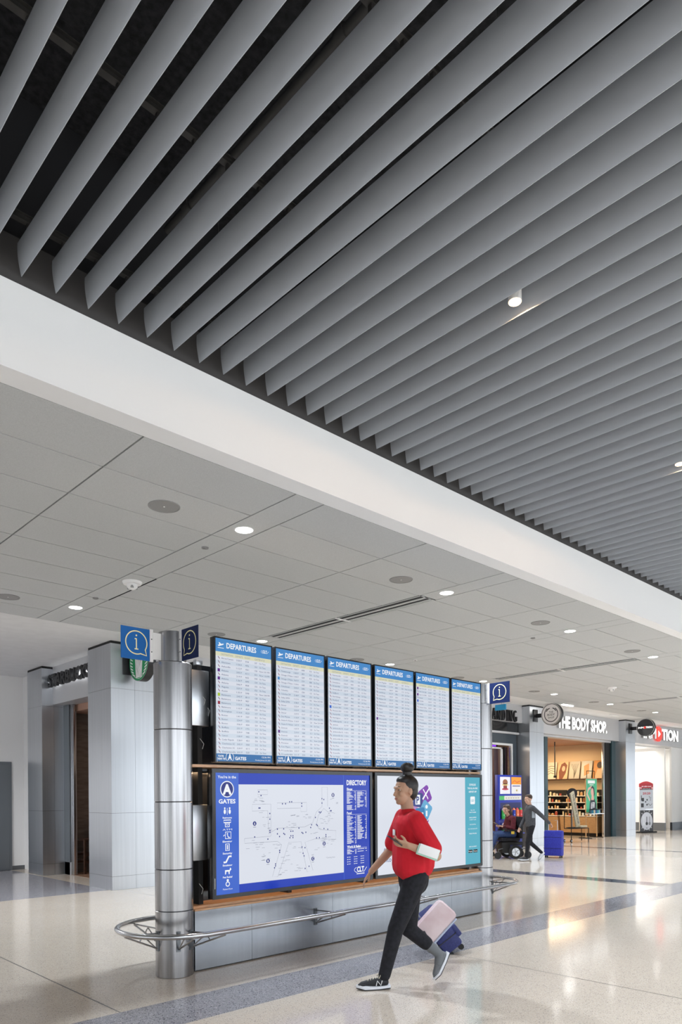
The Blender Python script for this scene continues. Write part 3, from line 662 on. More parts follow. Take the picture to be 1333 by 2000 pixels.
# blue drinks stand
def drinks_stand():
    r = empty('promotional_stand', (17.66, 11.72, 0)); r.scale = (1.45, 1, 1); tag(r, 'royal blue promotional stand with two posters behind the wheelchair', 'stand')
    b = MB(); b.box(0, 0, 0.0, 0.86, 0.13, 2.18, M['royal'], 0.01); b.build('cabinet', r)
    p = Panel((0, -0.001, 0), (1, 0, 0), (0, 0, 1))
    wt = M['white_ink']
    p.rect(0.05, 1.62, 0.42, 2.12, pc(0.75, 0.72, 0.76), 1); p.rect(0.46, 1.62, 0.83, 2.12, pc(0.75, 0.72, 0.72), 1); p.rect(0.46, 1.90, 0.83, 2.12, pc(0.85, 0.32, 0.02), 2)
    p.disc(0.235, 1.96, 0.09, pc(0.28, 0.10, 0.04), 2); p.rect(0.17, 1.78, 0.30, 1.92, pc(0.25, 0.05, 0.03), 2); p.disc(0.235, 1.76, 0.12, pc(0.5, 0.03, 0.07), 2, ry=0.03); p.rect(0.12, 1.87, 0.35, 1.90, pc(0.8, 0.6, 0.2), 3)
    p.stroke([(0.5, 1.95), (0.58, 2.02), (0.66, 1.96), (0.78, 2.0)], 0.03, pc(0.75, 0.12, 0.02), 3); p.rect(0.5, 1.84, 0.79, 1.865, pc(0.03, 0.03, 0.2), 2); p.disc(0.66, 1.72, 0.03, pc(0.5, 0.35, 0.1), 2)
    p.rect(0.02, 1.44, 0.20, 1.56, pc(0.08, 0.45, 0.12), 1); p.rect(0.20, 1.44, 0.83, 1.56, pc(0.72, 0.70, 0.62), 1)
    for k in range(6): p.rect(0.24+k*0.09, 1.485, 0.30+k*0.09, 1.505, pc(0.3, 0.2, 0.2), 2)
    p.rect(0.05, 0.90, 0.81, 1.36, pc(0.01, 0.015, 0.10), 1)
    p.build('poster_face', r)
    for z in (0.88, 0.45):
        b = MB(); b.box(0.03, -0.12, z-0.03, 0.83, 0, z, M['royal'], 0.003); b.build('shelf', r)
    cs = [(0.03, 0.35, 0.08), (0.55, 0.5, 0.6), (0.8, 0.3, 0.03), (0.02, 0.05, 0.4), (0.8, 0.2, 0.08), (0.6, 0.05, 0.05)]
    for j, z in enumerate((0.88, 0.45)):
        for k in range(6):
            o = MB(); o.cyl((0, 0, 0), 0.056, 0.26, pc(*cs[k]), 16); o.cyl((0, 0, 0.26), 0.056, 0.06, pc(*cs[(k+1) % 6]), 16, r2=0.02); o.sphere((0, -0.046, 0.12), (0.035, 0.008, 0.035), M['white_ink'], 10)
            q = o.build('drink_bottle'); q.location = (17.66+0.14+k*0.185, 11.66, z+0.001)
            tag(q, 'coloured drink bottle standing on the blue promotional stand, %s shelf' % ('upper' if j == 0 else 'lower'), 'bottle', 'drink bottles on the blue stand, '+('upper' if j == 0 else 'lower')+' shelf')
drinks_stand()

# cosmetics shop interior
b = MB(); b.box(25.90, 12.36, 0, 26.0, 17.5, 3.6, M['beige_wall']); b.box(20.1, 17.4, 0, 26, 17.5, 3.6, M['beige_wall']); b.box(20.06, 12.36, 3.5, 26, 17.5, 3.56, M['tan_ceiling'])
struct(b, 'wall_cosmetics', 'warm beige wall inside the cosmetics shop')
b = MB(); b.box(20.03, 12.02, 0, 20.16, 12.36, 3.55, M['teal_frame']); b.box(20.90, 12.10, 0, 21.10, 12.36, 3.55, M['teal_frame'])
b.box(25.15, 12.08, 0, 25.55, 12.16, 3.55, M['black']); b.box(25.55, 12.02, 0, 25.85, 12.30, 3.55, M['teal_frame']); b.box(25.02, 12.08, 0, 25.10, 12.16, 3.55, M['steel_rail'], 0.005); b.box(20.16, 12.2, 0, 20.9, 12.28, 3.55, M['teal_frame'])
b.box(20.03, 12.05, 3.48, 25.85, 12.36, 3.55, M['steel_fascia'])
struct(b, 'door_3', 'open cosmetics shop front with dark teal jambs')
b = MB(); b.box(25.60, 12.55, 2.14, 25.90, 15.6, 2.18, M['dark_wood'], 0.004); tag(b.build('picture_ledge'), 'dark ledge on the beige wall holding leaning posters', 'shelf')
PC = [((0.8, 0.55, 0.35), (0.55, 0.25, 0.1)), ((0.8, 0.72, 0.6), (0.2, 0.15, 0.1)), ((0.75, 0.5, 0.3), (0.2, 0.06, 0.03)), ((0.55, 0.52, 0.45), (0.15, 0.13, 0.1)), ((0.6, 0.6, 0.55), (0.6, 0.3, 0.12)), ((0.62, 0.28, 0.08), (0.05, 0.02, 0.01))]
LB = ['pale poster with an amber figure, farthest left on the ledge', 'cream poster with dark brush marks, second on the ledge', 'poster of a brown haired face, third on the ledge', 'grey poster of fine branches, fourth on the ledge', 'grey poster with a tan patch, fifth on the ledge', 'orange poster with a dark head, rightmost on the ledge']
for i in range(6):
    yy = 15.35-i*0.50
    r = empty('leaning_poster', (25.70, yy, 2.18)); tag(r, LB[i], 'poster')
    b = MB(); mt = Matrix.Rotation(math.radians(12), 4, 'Y'); b.box(0, -0.44, 0.006, 0.03, 0, 0.70, pc(*PC[i][0]), 0.003, mt); b.build('board', r)
    p = Panel(mt @ Vector((-0.001, 0, 0)), (0, -1, 0), mt.to_3x3() @ Vector((0, 0, 1)))
    ink = pc(*PC[i][1])
    if i == 0: p.poly([(0.05, 0.05), (0.12, 0.42), (0.08, 0.62), (0.24, 0.66), (0.26, 0.40), (0.16, 0.05)], ink, 1)
    elif i == 1:
        for q_ in range(4): p.stroke([(0.08, 0.20+q_*0.10), (0.20, 0.27+q_*0.09), (0.36, 0.22+q_*0.10)], 0.025, ink, 1)
    elif i == 2: p.poly([(0.10, 0.0), (0.06, 0.30), (0.14, 0.60), (0.28, 0.68), (0.40, 0.55), (0.36, 0.25), (0.24, 0.0)], ink, 1); p.disc(0.25, 0.42, 0.07, pc(0.7, 0.42, 0.28), 2, 18, ry=0.11)
    elif i == 3:
        for q_ in range(6): p.stroke([(0.22, 0.02), (0.20+0.02*q_, 0.30), (0.06+q_*0.06, 0.60)], 0.014, ink, 1)
    elif i == 4: p.poly([(0.14, 0.1), (0.10, 0.5), (0.30, 0.60), (0.34, 0.2)], ink, 1)
    else: p.disc(0.24, 0.52, 0.11, ink, 2, 20, ry=0.13); p.poly([(0.06, 0.0), (0.16, 0.36), (0.32, 0.36), (0.40, 0.0)], pc(0.8, 0.5, 0.3), 1)
    p.build('print', r)
# display shelving unit
def wall_unit(y0, y1, lab, seed):
    rr = random.Random(seed); L = y1-y0
    r = empty('display_unit', (25.1, y0, 0)); tag(r, lab, 'shelving')
    b = MB(); b.box(0.72, 0, 0, 0.78, L, 1.75, M['black']); b.build('back_panel', r)
    b = MB(); b.prism([(0.10, 0.12), (0.0, 0.72), (0.72, 0.72), (0.72, 0.12)], 0, L, M['oak'], 'XZ'); b.build('base_cabinet', r)
    b = MB(); b.box(0.15, 0.02, 0, 0.72, L-0.02, 0.12, M['black']); b.build('plinth', r)
    for j, (z, x) in enumerate([(0.74, 0.0), (1.0, 0.12), (1.25, 0.22), (1.50, 0.32)]):
        b = MB(); b.box(x, 0, z, 0.72, L, z+0.025, M['white_plastic']); b.build('shelf', r)
        k = 0.08
        while k < L-0.08:
            s_ = rr.uniform(0.05, 0.09); hh = rr.uniform(0.07, 0.17); q = MB(); cl = pc(*rr.choice([(0.75, 0.6, 0.42), (0.7, 0.68, 0.62), (0.35, 0.14, 0.06), (0.6, 0.35, 0.15), (0.82, 0.72, 0.5), (0.4, 0.07, 0.04)]))
            if rr.random() < 0.5: q.cyl((0, 0, 0), s_/2, hh, cl, 12); q.cyl((0, 0, hh), s_*0.3, 0.03, M['black_ink'], 10)
            else: q.box(-s_/2, -s_/2, 0, s_/2, s_/2, hh, cl, 0.006); q.cyl((0, 0, hh), s_*0.25, 0.015, M['white_ink'], 10)
            o = q.build('cosmetics_pot'); o.location = (25.1+x+0.07, y0+k, z+0.026)
            tag(o, 'small pot or bottle on shelf %s of the %s' % (['one', 'two', 'three', 'four'][j], lab.split(',')[0]), 'cosmetics', 'pots on the '+lab.split(',')[0]+', shelf '+['one', 'two', 'three', 'four'][j])
            k += s_+rr.uniform(0.03, 0.1)
wall_unit(14.0, 15.7, 'left oak fronted display unit, in cosmetics shop', 5)
wall_unit(12.45, 13.9, 'right oak fronted display unit, in cosmetics shop', 9)
# pendant pole in shop
b = MB(); b.tube([(23.6, 13.25, 3.5), (23.6, 13.25, 2.25)], 0.02, M['black'], 10); b.cyl((23.6, 13.25, 2.19), 0.05, 0.08, M['black'], 14)
tag(b.build('ceiling_pole'), 'thin black pole hanging from the cosmetics shop ceiling', 'pole')
# green poster stand
def poster_stand():
    r = empty('poster_stand', (23.95, 12.25, 0)); tag(r, 'standing light framed green poster of a woman in cosmetics shop', 'poster stand')
    b = MB(); W = 0.80
    b.box(-0.03, -0.03, 0, 0.0, 0, 2.16, M['oak']); b.box(W, -0.03, 0, W+0.03, 0, 2.16, M['oak']); b.box(-0.03, -0.03, 2.13, W+0.03, 0, 2.16, M['oak']); b.box(-0.03, -0.03, 0.90, W+0.03, 0, 0.93, M['oak'])
    b.box(-0.03, -0.25, 0, 0, 0.25, 0.03, M['black']); b.box(W, -0.25, 0, W+0.03, 0.25, 0.03, M['black']); b.build('frame', r)
    b = MB(); b.tube([(0.1, 0, 2.16), (0.1, 0, 2.42), (W-0.1, 0, 2.42), (W-0.1, 0, 2.16)], 0.012, M['black'], 8); b.build('top_hoop', r)
    g = pc(0.05, 0.42, 0.22); sk = pc(0.72, 0.42, 0.34); k = pc(0.02, 0.02, 0.035); wt = M['white_ink']
    p = Panel((0, -0.032, 0.93), (1, 0, 0), (0, 0, 1)); p.rect(0, 0, W, 1.2, g, 0)
    p.rect(0.12, 1.04, 0.66, 1.15, wt, 1); p.rect(0.24, 0.98, 0.55, 1.0, wt, 1)
    p.poly([(0.22, 0), (0.25, 0.30), (0.34, 0.50), (0.62, 0.48), (0.76, 0.28), (0.76, 0)], k, 1)
    p.poly([(0.36, 0.44), (0.58, 0.44), (0.55, 0.62), (0.40, 0.62)], sk, 2); p.disc(0.46, 0.74, 0.12, sk, 3, 24, ry=0.16)
    p.poly([(0.34, 0.78), (0.36, 0.90), (0.46, 0.95), (0.60, 0.88), (0.64, 0.66), (0.58, 0.56), (0.55, 0.74), (0.52, 0.84), (0.42, 0.88)], k, 4)
    p.stroke([(0.27, 0.42), (0.06, 0.66), (0.16, 0.84), (0.42, 0.92)], 0.085, sk, 2)
    p.poly([(0.34, 0.12), (0.60, 0.16), (0.62, 0.36), (0.36, 0.34)], wt, 5)
    for q in range(4): p.rect(0.38, 0.15+q*0.05, 0.57, 0.175+q*0.05, k, 6)
    p.build('poster', r)
    b = MB(); b.box(-0.08, -0.28, 0.86, W+0.08, -0.02, 0.89, M['white_plastic']); b.build('tray', r)
    cs = [(0.02, 0.08, 0.12), (0.02, 0.2, 0.3), (0.6, 0.5, 0.35), (0.02, 0.1, 0.25), (0.05, 0.3, 0.3), (0.3, 0.4, 0.5)]
    for q in range(6):
        o = MB(); o.cyl((0, 0, 0), 0.045, 0.12, pc(*cs[q]), 14); o.cyl((0, 0, 0.12), 0.03, 0.04, M['black_ink'], 12); z = o.build('tray_bottle'); z.location = (24.02+q*0.13, 12.10, 0.891)
        tag(z, 'small dark blue bottle on the tray below the green poster', 'bottle', 'bottles on the poster tray')
poster_stand()
# cart with kraft sign
def cart():
    r = empty('display_cart', (21.6, 11.55, 0)); tag(r, 'black wire display cart outside the cosmetics shop', 'cart')
    b = MB(); b.tube([(0, 0, 0.06), (0, 0, 1.05), (0, 0.25, 1.05)], 0.014, M['black'], 8); b.tube([(0, 0, 0.46), (0.75, -0.22, 0.46), (0.75, -0.22, 0.0)], 0.016, M['black'], 8)
    b.tube([(0, 0.25, 1.05), (0, 0.25, 0.46), (0.75, 0.03, 0.46), (0.75, 0.03, 0.03)], 0.014, M['black'], 8); b.tube([(0, 0, 0.46), (0, 0.25, 0.46)], 0.014, M['black'], 8); b.tube([(0.75, -0.22, 0.46), (0.75, 0.03, 0.46)], 0.014, M['black'], 8); b.build('frame', r)
    for q in (0, 0.25):
        b = MB(); b.cyl((0.0, q-0.015, 0.055), 0.055, 0.03, M['rubber'], 18, 'Y'); b.cyl((0.0, q-0.02, 0.055), 0.025, 0.04, M['rim'], 12, 'Y'); b.build('wheel', r)
    b = MB(); b.box(0.03, -0.02, 0.48, 0.70, 0.2, 0.50, M['black']); b.build('platform', r)
cart()
r = empty('kraft_sign', (21.85, 11.42, 0.50)); tag(r, 'tilted tan board reading THE BODY SHOP on the black cart', 'sign')
mt = Matrix.Rotation(math.radians(-20), 4, 'Y')
b = MB(); b.box(-0.12, 0, 0.05, 0.14, 0.05, 1.22, M['kraft'], 0.004, mt); b.build('board', r)
p = Panel(mt @ Vector((0, -0.002, 0)), mt.to_3x3() @ Vector((0, 0, -1)), mt.to_3x3() @ Vector((1, 0, 0))); p.O = mt @ Vector((-0.03, -0.002, 1.16)); p.text('THE BODY SHOP', 0, 0, 0.11, M['black_ink'], 1, 'L', 1.05, 0.01); p.build('lettering', r)
b = MB(); b.box(-0.05, -0.12, 0.0, 0.36, 0.10, 0.05, M['kraft'], 0.004); b.build('foot', r)
b = MB(); b.cyl((21.8, 11.62, 1.62), 0.17, 0.03, M['black_ink'], 24, (0.9, 0.45, 0)); b.tube([(21.81, 11.63, 0.51), (21.81, 11.63, 1.5)], 0.015, M['rim'], 8)
tag(b.build('round_sign'), 'small round black topped pole sign on the cart', 'sign')

# electronics shop interior
b = MB(); b.box(26.7, 15.9, 0, 40, 16.0, 3.6, M['shop_white']); b.box(32.7, 12.36, 0, 32.8, 16, 3.6, M['shop_white']); b.box(26.66, 12.36, 0, 26.72, 16, 3.6, M['shop_white']); b.box(26.66, 12.36, 3.5, 32.8, 16, 3.56, M['shop_white'])
struct(b, 'wall_electronics', 'bright white walls inside the electronics shop')
b = MB(); b.box(30.6, 12.1, 0.34, 30.7, 14.4, 3.5, M['shop_white']); b.box(30.58, 12.1, 0, 30.7, 14.4, 0.34, M['steel_dark']); b.box(31.2, 12.04, 0.34, 32.58, 12.12, 3.55, M['shop_white']); b.box(31.2, 12.03, 0, 32.58, 12.12, 0.34, M['steel_dark'])
struct(b, 'wall_side', 'white panels beside the electronics shop entrance')
for i in range(3):
    r = empty('gadget_shelf', (32.35, 12.9+i*1.0, 0)); tag(r, 'white shelf bay with small gadgets in the electronics shop, %s bay' % ['nearest', 'middle', 'farthest'][i], 'shelving')
    b = MB(); b.box(0.28, 0, 0, 0.34, 0.9, 2.6, M['shop_white']); b.build('back_panel', r)
    for z in (0.5, 1.0, 1.5, 2.0):
        b = MB(); b.box(0, 0, z, 0.28, 0.9, z+0.03, M['shop_white']); b.build('shelf', r)
def banner():
    r = empty('banner_stand', (28.45, 12.25, 0), math.radians(-14)); tag(r, 'upright sale banner with red top and headphone pictures', 'banner')
    b = MB(); b.box(-0.04, -0.16, 0, 0.88, 0.16, 0.05, M['black']); b.build('foot', r)
    b = MB(); b.box(0, -0.02, 0.05, 0.84, 0.02, 1.85, M['steel_rail'], 0.004)
    b.prism([(0, 1.85)]+[(0.84*t/10, 1.98+0.10*math.sin(PI*t/10)) for t in range(11)]+[(0.84, 1.85)], -0.02, 0.02, M['red_rubber'], 'XZ'); b.build('panel', r)
    k = M['black_ink']; wt = M['white_ink']; rd = pc(0.45, 0.02, 0.03)
    p = Panel((0, -0.021, 0.05), (1, 0, 0), (0, 0, 1))
    p.rect(0.01, 1.70, 0.83, 1.93, rd, 1); p.text('on sale now!', 0.42, 1.80, 0.06, wt, 2, 'C', 0.6, 0.02); p.rect(0.14, 1.70, 0.70, 1.76, k, 2); p.text('LIMITED TIME ONLY', 0.42, 1.71, 0.03, wt, 3, 'C', 0.5)
    p.disc(0.07, 1.76, 0.045, pc(0.75, 0.5, 0.5), 2, 6); p.disc(0.77, 1.76, 0.045, pc(0.75, 0.5, 0.5), 2, 6)
    p.rect(0.01, 0.92, 0.83, 1.68, pc(0.50, 0.52, 0.56), 1); p.text('20:20', 0.42, 1.50, 0.085, rd, 2, 'C', 0.48, 0.03)
    p.rect(0.08, 1.25, 0.12, 1.46, k, 2); p.rect(0.12, 1.22, 0.26, 1.36, k, 2); p.disc(0.45, 1.28, 0.04, k, 2); p.disc(0.36, 1.20, 0.035, k, 2); p.rect(0.07, 0.98, 0.24, 1.14, k, 2)
    p.stroke([(0.56, 1.42), (0.60, 1.42), (0.60, 1.34)], 0.02, k, 2); p.stroke([(0.70, 1.38), (0.66, 1.38), (0.66, 1.24)], 0.02, k, 2); p.disc(0.44, 1.08, 0.04, k, 2); p.stroke([(0.44, 1.10), (0.55, 1.12), (0.64, 1.04), (0.76, 1.12)], 0.02, k, 2)
    p.rect(0.01, 0.0, 0.83, 0.86, pc(0.05, 0.05, 0.055), 1)
    for q in range(16): a = q*PI/8; p.stroke([(0.42+0.37*math.cos(a), 0.44+0.37*math.sin(a)), (0.42+0.44*math.cos(a), 0.44+0.44*math.sin(a))], 0.02, wt, 2) if abs(0.44*math.cos(a)) < 0.4 and abs(math.sin(a)*0.44) < 0.42 else None
    p.disc(0.42, 0.42, 0.36, pc(0.6, 0.61, 0.66), 3, 40)
    for q, cc in ((0.25, pc(0.7, 0.72, 0.75)), (0.42, k), (0.60, pc(0.25, 0.26, 0.28))): p.disc(q, 0.32, 0.07, cc, 4); p.rect(q-0.02, 0.36, q+0.02, 0.60, cc, 4)
    p.disc(0.42, 0.14, 0.022, k, 4); p.build('print', r)
banner()

# ------------------------------------------------------------------ information kiosk
YF = 5.69
r = empty('information_kiosk', (3.6, YF, 0)); tag(r, 'long steel based information kiosk carrying the departures screens', 'kiosk')
for a, c in ((-0.02, 0.632), (0.635, 1.73), (1.733, 2.81), (2.813, 3.868), (3.871, 4.55)):
    b = MB(); b.box(a, 0, 0.012, c, 0.03, 0.56, M['steel_base']); b.build('steel_panel', r)
    b = MB(); b.box(a, 0.33, 0.012, c, 0.36, 0.56, M['steel_base']); b.build('steel_panel', r)
b = MB(); b.box(-0.02, 0.03, 0.0, 4.55, 0.33, 0.50, M['black']); b.build('plinth', r)
b = MB(); b.box(-0.02, -0.004, 0.562, 4.55, 0.36, 0.578, M['wood']); b.build('sill', r)
b = MB(); b.box(-0.02, 0.30, 0.60, 4.55, 0.33, 2.92, M['gloss_black']); b.build('back_panel', r)
b = MB(); b.box(-0.02, 0.02, 1.905, 4.55, 0.30, 1.93, M['wood']); b.build('shelf', r)
b = MB(); b.box(-0.02, 0.05, 0.575, 4.55, 0.30, 0.60, M['wood']); b.build('sill_lining', r)
for x in (0.0, 4.42):
    for z0, z1 in ((2.30, 2.83), (1.02, 1.55)):
        b = MB(); b.box(x, 0.10, z0, x+0.22 if x == 0 else x+0.10, 0.30, z1, M['steel'], 0.006); b.build('equipment_box', r)
for x in (0.10, 1.2, 2.36, 3.4, 4.38):
    b = MB(); b.box(x, 0.12, 0.60, x+0.05, 0.30, 2.92, M['black']); b.build('upright', r)
    b = MB(); b.box(x-0.02, 0.10, 2.88, x+0.05, 0.16, 2.93, M['rim'], 0.004); b.build('clip', r)
for x, z in ((0.14, 2.6), (0.19, 2.5), (0.12, 2.18), (0.1, 0.8)):
    b = MB(); b.tube([(x, 0.11, z), (x+0.03, 0.09, z-0.05), (x+0.02, 0.10, z-0.10)], 0.0022, M['white_plastic'], 6); b.build('cable', r)

def column(cx, cy, rr, rt, zs, ztop, lab):
    r = empty('steel_column', (cx, cy, 0)); tag(r, lab, 'column', 'brushed steel columns of the kiosk')
    for i in range(len(zs)-1):
        a, c = zs[i], zs[i+1]; b = MB(); n = 64
        pr = [(rr-0.004, a), (rr, a+0.004), (rr, c-0.008), (rr-0.004, c-0.004)]
        vs = []; 
        for q, z in pr: vs += [(q*math.cos(2*PI*k/n), q*math.sin(2*PI*k/n), z) for k in range(n)]
        fs = [(j*n+k, j*n+(k+1) % n, (j+1)*n+(k+1) % n, (j+1)*n+k) for j in range(3) for k in range(n)]
        b.add(vs, fs, M['steel_col'], True); b.add([(pr[3][0]*math.cos(2*PI*k/n), pr[3][0]*math.sin(2*PI*k/n), c-0.004) for k in range(n)], [tuple(range(n))], M['steel_col']); b.build('column_ring', r)
    b = MB(); b.cyl((0, 0, 0), rr-0.008, zs[-1], M['black'], 48); b.build('core', r)
    b = MB(); b.cyl((0, 0, zs[-1]-0.005), rt, ztop-zs[-1]+0.005, M['steel_col'], 48); b.build('top_section', r)
column(3.406, 5.756, 0.172, 0.125, [0, 0.60, 0.975, 1.585, 2.238, 2.846], 3.125, 'left brushed steel column with two i signs at its top')
column(8.34, 5.83, 0.162, 0.12, [0, 0.61, 0.985, 1.61, 2.26, 2.89], 3.165, 'right brushed steel column with a navy i sign at its top')

def info_sign(O, ux, w_, h_, m, lab, tail):
    r = empty('information_sign', O); tag(r, lab, 'sign')
    ux = Vector(ux).normalized(); n = ux.cross(Vector((0, 0, 1)))
    b = MB(); vs = []
    for dn in (0.0, -0.006):
        vs += [ux*a+Vector((0, 0, z))+n*dn for a, z in ((0, 0), (w_, 0), (w_, h_), (0, h_))]
    b.add(vs, [(0, 1, 2, 3), (7, 6, 5, 4), (0, 4, 5, 1), (1, 5, 6, 2), (2, 6, 7, 3), (3, 7, 4, 0)], m); b.build('plate', r)
    p = Panel((0, 0, 0), ux, (0, 0, 1), 0.0008); cxx, cyy = w_/2, h_*0.53; R = h_*0.36; t = math.radians(-50 if tail == 'R' else -130)
    pts = []
    A0 = t+0.30; A1 = t+2*PI-0.30
    for i in range(41): a = A0+(A1-A0)*i/40; pts.append((cxx+R*math.cos(a), cyy+R*math.sin(a)))
    pts.append((cxx+R*1.42*math.cos(t+(0.05 if tail == 'R' else -0.05)), cyy+R*1.36*math.sin(t)))
    p.stroke(pts, h_*0.035, M['sign_cream'], 2, True)
    cr = M['sign_cream']; s_ = h_/0.28
    p.disc(cxx, cyy+0.062*s_, 0.008*s_, cr, 2, 16); p.rect(cxx-0.005*s_, cyy-0.055*s_, cxx+0.005*s_, cyy+0.035*s_, cr, 2); p.rect(cxx-0.016*s_, cyy+0.027*s_, cxx, cyy+0.037*s_, cr, 3); p.rect(cxx-0.018*s_, cyy-0.062*s_, cxx+0.018*s_, cyy-0.052*s_, cr, 3)
    p.build('symbol', r)
    return r, ux, n
def bracket(r, pos, ux, n, h_):
    b = MB(); vs = []
    for a in (0, 0.032):
        for d in (0.006, -0.012):
            for z in (-0.004, h_+0.004): vs.append(pos+ux*a+n*d+Vector((0, 0, z)))
    b.add(vs, [(0, 1, 3, 2), (4, 6, 7, 5), (0, 4, 5, 1), (2, 3, 7, 6), (0, 2, 6, 4), (1, 5, 7, 3)], M['white_plastic'])
    for z in (h_*0.3, h_*0.7): b.cyl(tuple(pos+ux*0.016+n*0.006+Vector((0, 0, z))), 0.005, 0.003, M['black'], 10, tuple(n))
    b.build('bracket', r)
sg, ux, n = info_sign((2.90, 5.756, 2.842), (1, 0, 0), 0.29, 0.282, M['sign_blue'], 'bright blue square i sign projecting left from left column', 'R'); bracket(sg, ux*0.275, ux, n, 0.282)
b = MB(); b.box(0.30, -0.01, 0.02, 0.385, 0.01, 0.26, M['white_plastic']); b.build('standoff', sg)
sg, ux, n = info_sign((3.406, 5.60, 2.85), (0, -1, 0), 0.27, 0.282, M['sign_navy'], 'navy i sign projecting toward the viewer from left column', 'L'); bracket(sg, ux*-0.03, ux, n, 0.282)
sg, ux, n = info_sign((8.34, 5.67, 2.88), (0, -1, 0), 0.32, 0.285, M['sign_navy'], 'navy i sign on top of the right column', 'L'); bracket(sg, ux*-0.035, ux, n, 0.285)

# bumper rail
rz = 0.44; R0 = 0.545; cy0 = 5.755
pts = []
xl, xr = 3.45, 8.10
for i in range(25): a = math.radians(90+180*i/24); pts.append((xl+R0*math.cos(a), cy0+R0*math.sin(a), rz))
for i in range(25): a = math.radians(-90+180*i/24); pts.append((xr+R0*math.cos(a), cy0+R0*math.sin(a), rz))
r = empty('bumper_rail', (5.8, 5.755, 0)); tag(r, 'satin steel tube rail looping all the way around the kiosk base', 'rail')
b = MB(); b.tube([(x-5.8, y-5.755, z) for x, y, z in pts], 0.024, M['steel_rail'], 16, closed=True); b.build('tube', r)
def rbracket(base, tip):
    base = Vector(base); tip = Vector(tip); d = Vector((tip.x-base.x, tip.y-base.y, 0)); L = d.length; d.normalize(); s_ = Vector((-d.y, d.x, 0))
    b = MB()
    def bar(p, q, w_): b.tube([p, q], w_, M['steel_rail'], 6)
    z0 = Vector((0, 0, 1))
    pl = [base+s_*a+d*c+z0*e for a in (-0.02, 0.02) for c in (0.0, 0.008) for e in (0.24, 0.42)]
    b.add(pl, [(0, 1, 3, 2), (4, 6, 7, 5), (0, 4, 5, 1), (2, 3, 7, 6), (0, 2, 6, 4), (1, 5, 7, 3)], M['steel_dark'])
    bar(base+z0*0.40, base+d*(L-0.01)+z0*0.415, 0.008); bar(base+z0*0.26, base+d*(L-0.01)+z0*0.41, 0.009)
    bar(base+d*0.03+z0*0.28, base+d*L*0.45+z0*0.40, 0.006); bar(base+d*L*0.45+z0*0.40, base+d*L*0.55+z0*0.345, 0.006)
    b.build('bracket', r)
for x in (5.08, 6.6): rbracket((x-5.8, YF-5.755-0.001, 0), (x-5.8, -R0, 0))
for x in (5.08, 6.6): rbracket((x-5.8, 0.30, 0), (x-5.8, R0, 0))
def colbr(cx, cy, rr, ang, tgt):
    a = math.radians(ang); rbracket((cx+rr*math.cos(a)-5.8, cy+rr*math.sin(a)-5.755, 0), (tgt[0]-5.8, tgt[1]-5.755, 0))
for ang in (180, 250, 110):
    a = math.radians(ang); 
    if ang == 180: t_ = (xl-R0, cy0)
    elif ang == 250: t_ = (xl+R0*math.cos(math.radians(250))+0.03, cy0+R0*math.sin(math.radians(250)))
    else: t_ = (xl+R0*math.cos(math.radians(110)), cy0+R0*math.sin(math.radians(110)))
    colbr(3.406, 5.756, 0.172, ang, t_)
colbr(3.406, 5.756, 0.172, 295, (3.60, cy0-R0))
for ang, t_ in ((-20, (xr+R0*math.cos(math.radians(-12)), cy0+R0*math.sin(math.radians(-12)))), (-75, (8.42, cy0-R0*0.8)), (70, (8.42, cy0+R0*0.8))): colbr(8.34, 5.83, 0.162, ang, t_)

# ------------------------------------------------------------------ departures screens
D = [
 "Akron/Canton,Allentown,Asheville,Atlanta,Atlanta,Atlanta,Atlanta,Augusta,Austin,Baltimore,Baltimore,Baltimore,Baltimore,Birmingham,Boston,Boston,Boston,Buffalo,Buffalo,Cancun,Cedar Rapids,Charleston SC,Charleston SC,Charlottesville",
 "Charlottesville,Chattanooga,Chicago O'Hare,Chicago O'Hare,Chicago O'Hare,Cincinnati,Columbia,Columbus OH,Dallas DFW,Dallas DFW,Denver,Denver,Denver,Des Moines,Destin-Ft Walton,Destin-Ft Walton,Detroit,Detroit,Detroit,Fayetteville,Florence,Fort Myers,Ft Lauderdale,Ft Lauderdale",
 "Gainesville,Greensboro,Greensboro,Greenville,Greenville SC,Gulfport,Harrisburg,Hartford,Hilton Head,Houston IAH,Houston IAH,Huntsville,Huntington,Indianapolis,Jackson,Jacksonville FL,Jacksonville FL,Jacksonville NC,Jacksonville NC,Kansas City MO,Key West,Knoxville,Knoxville,Las Vegas",
 "Los Angeles,Louisville,Louisville,Lynchburg,Lynchburg,Madison WI,Manchester,Melbourne FL,Miami,Miami,Milwaukee,Minneapolis,Minneapolis,Montego Bay,Montego Bay,Montgomery,Myrtle Beach,Nashville,Nashville,Nassau,New Bern,New Orleans,New York JFK,New York LGA",
 "New York LGA,New York LGA,New York EWR,Newark,Norfolk,Norfolk,Newport News,Oklahoma City,Omaha,Orlando,Orlando,Philadelphia,Phoenix,Phoenix,Pittsburgh,Pittsburgh,Portland ME,Providence,Providence,Raleigh,Raleigh,Richmond,Roanoke,Rochester",
 "Sacramento,St Louis,Salisbury,Salt Lake City,San Antonio,San Diego,San Francisco,San Juan,San Juan,Sarasota,Savannah,Savannah,Seattle,St Thomas,Syracuse,Tallahassee,Tampa,Tampa,Tri-Cities,Washington DCA,Washington DCA,Washington IAD,Wilmington,Wilmington"]
def clt(p, x, y, h, m, l):
    p.text('CLT', x, y, h, m, l, 'C', h*2.0, 0.04)
    p.stroke([(x+1.7*h*math.cos(a), y+h*0.42+0.62*h*math.sin(a)) for a in [math.radians(130+i*10) for i in range(12)]], h*0.1, m, l)
    p.stroke([(x+0.9*h, y-0.1*h), (x+1.3*h, y+0.35*h), (x+1.75*h, y+0.8*h)], h*0.12, m, l)
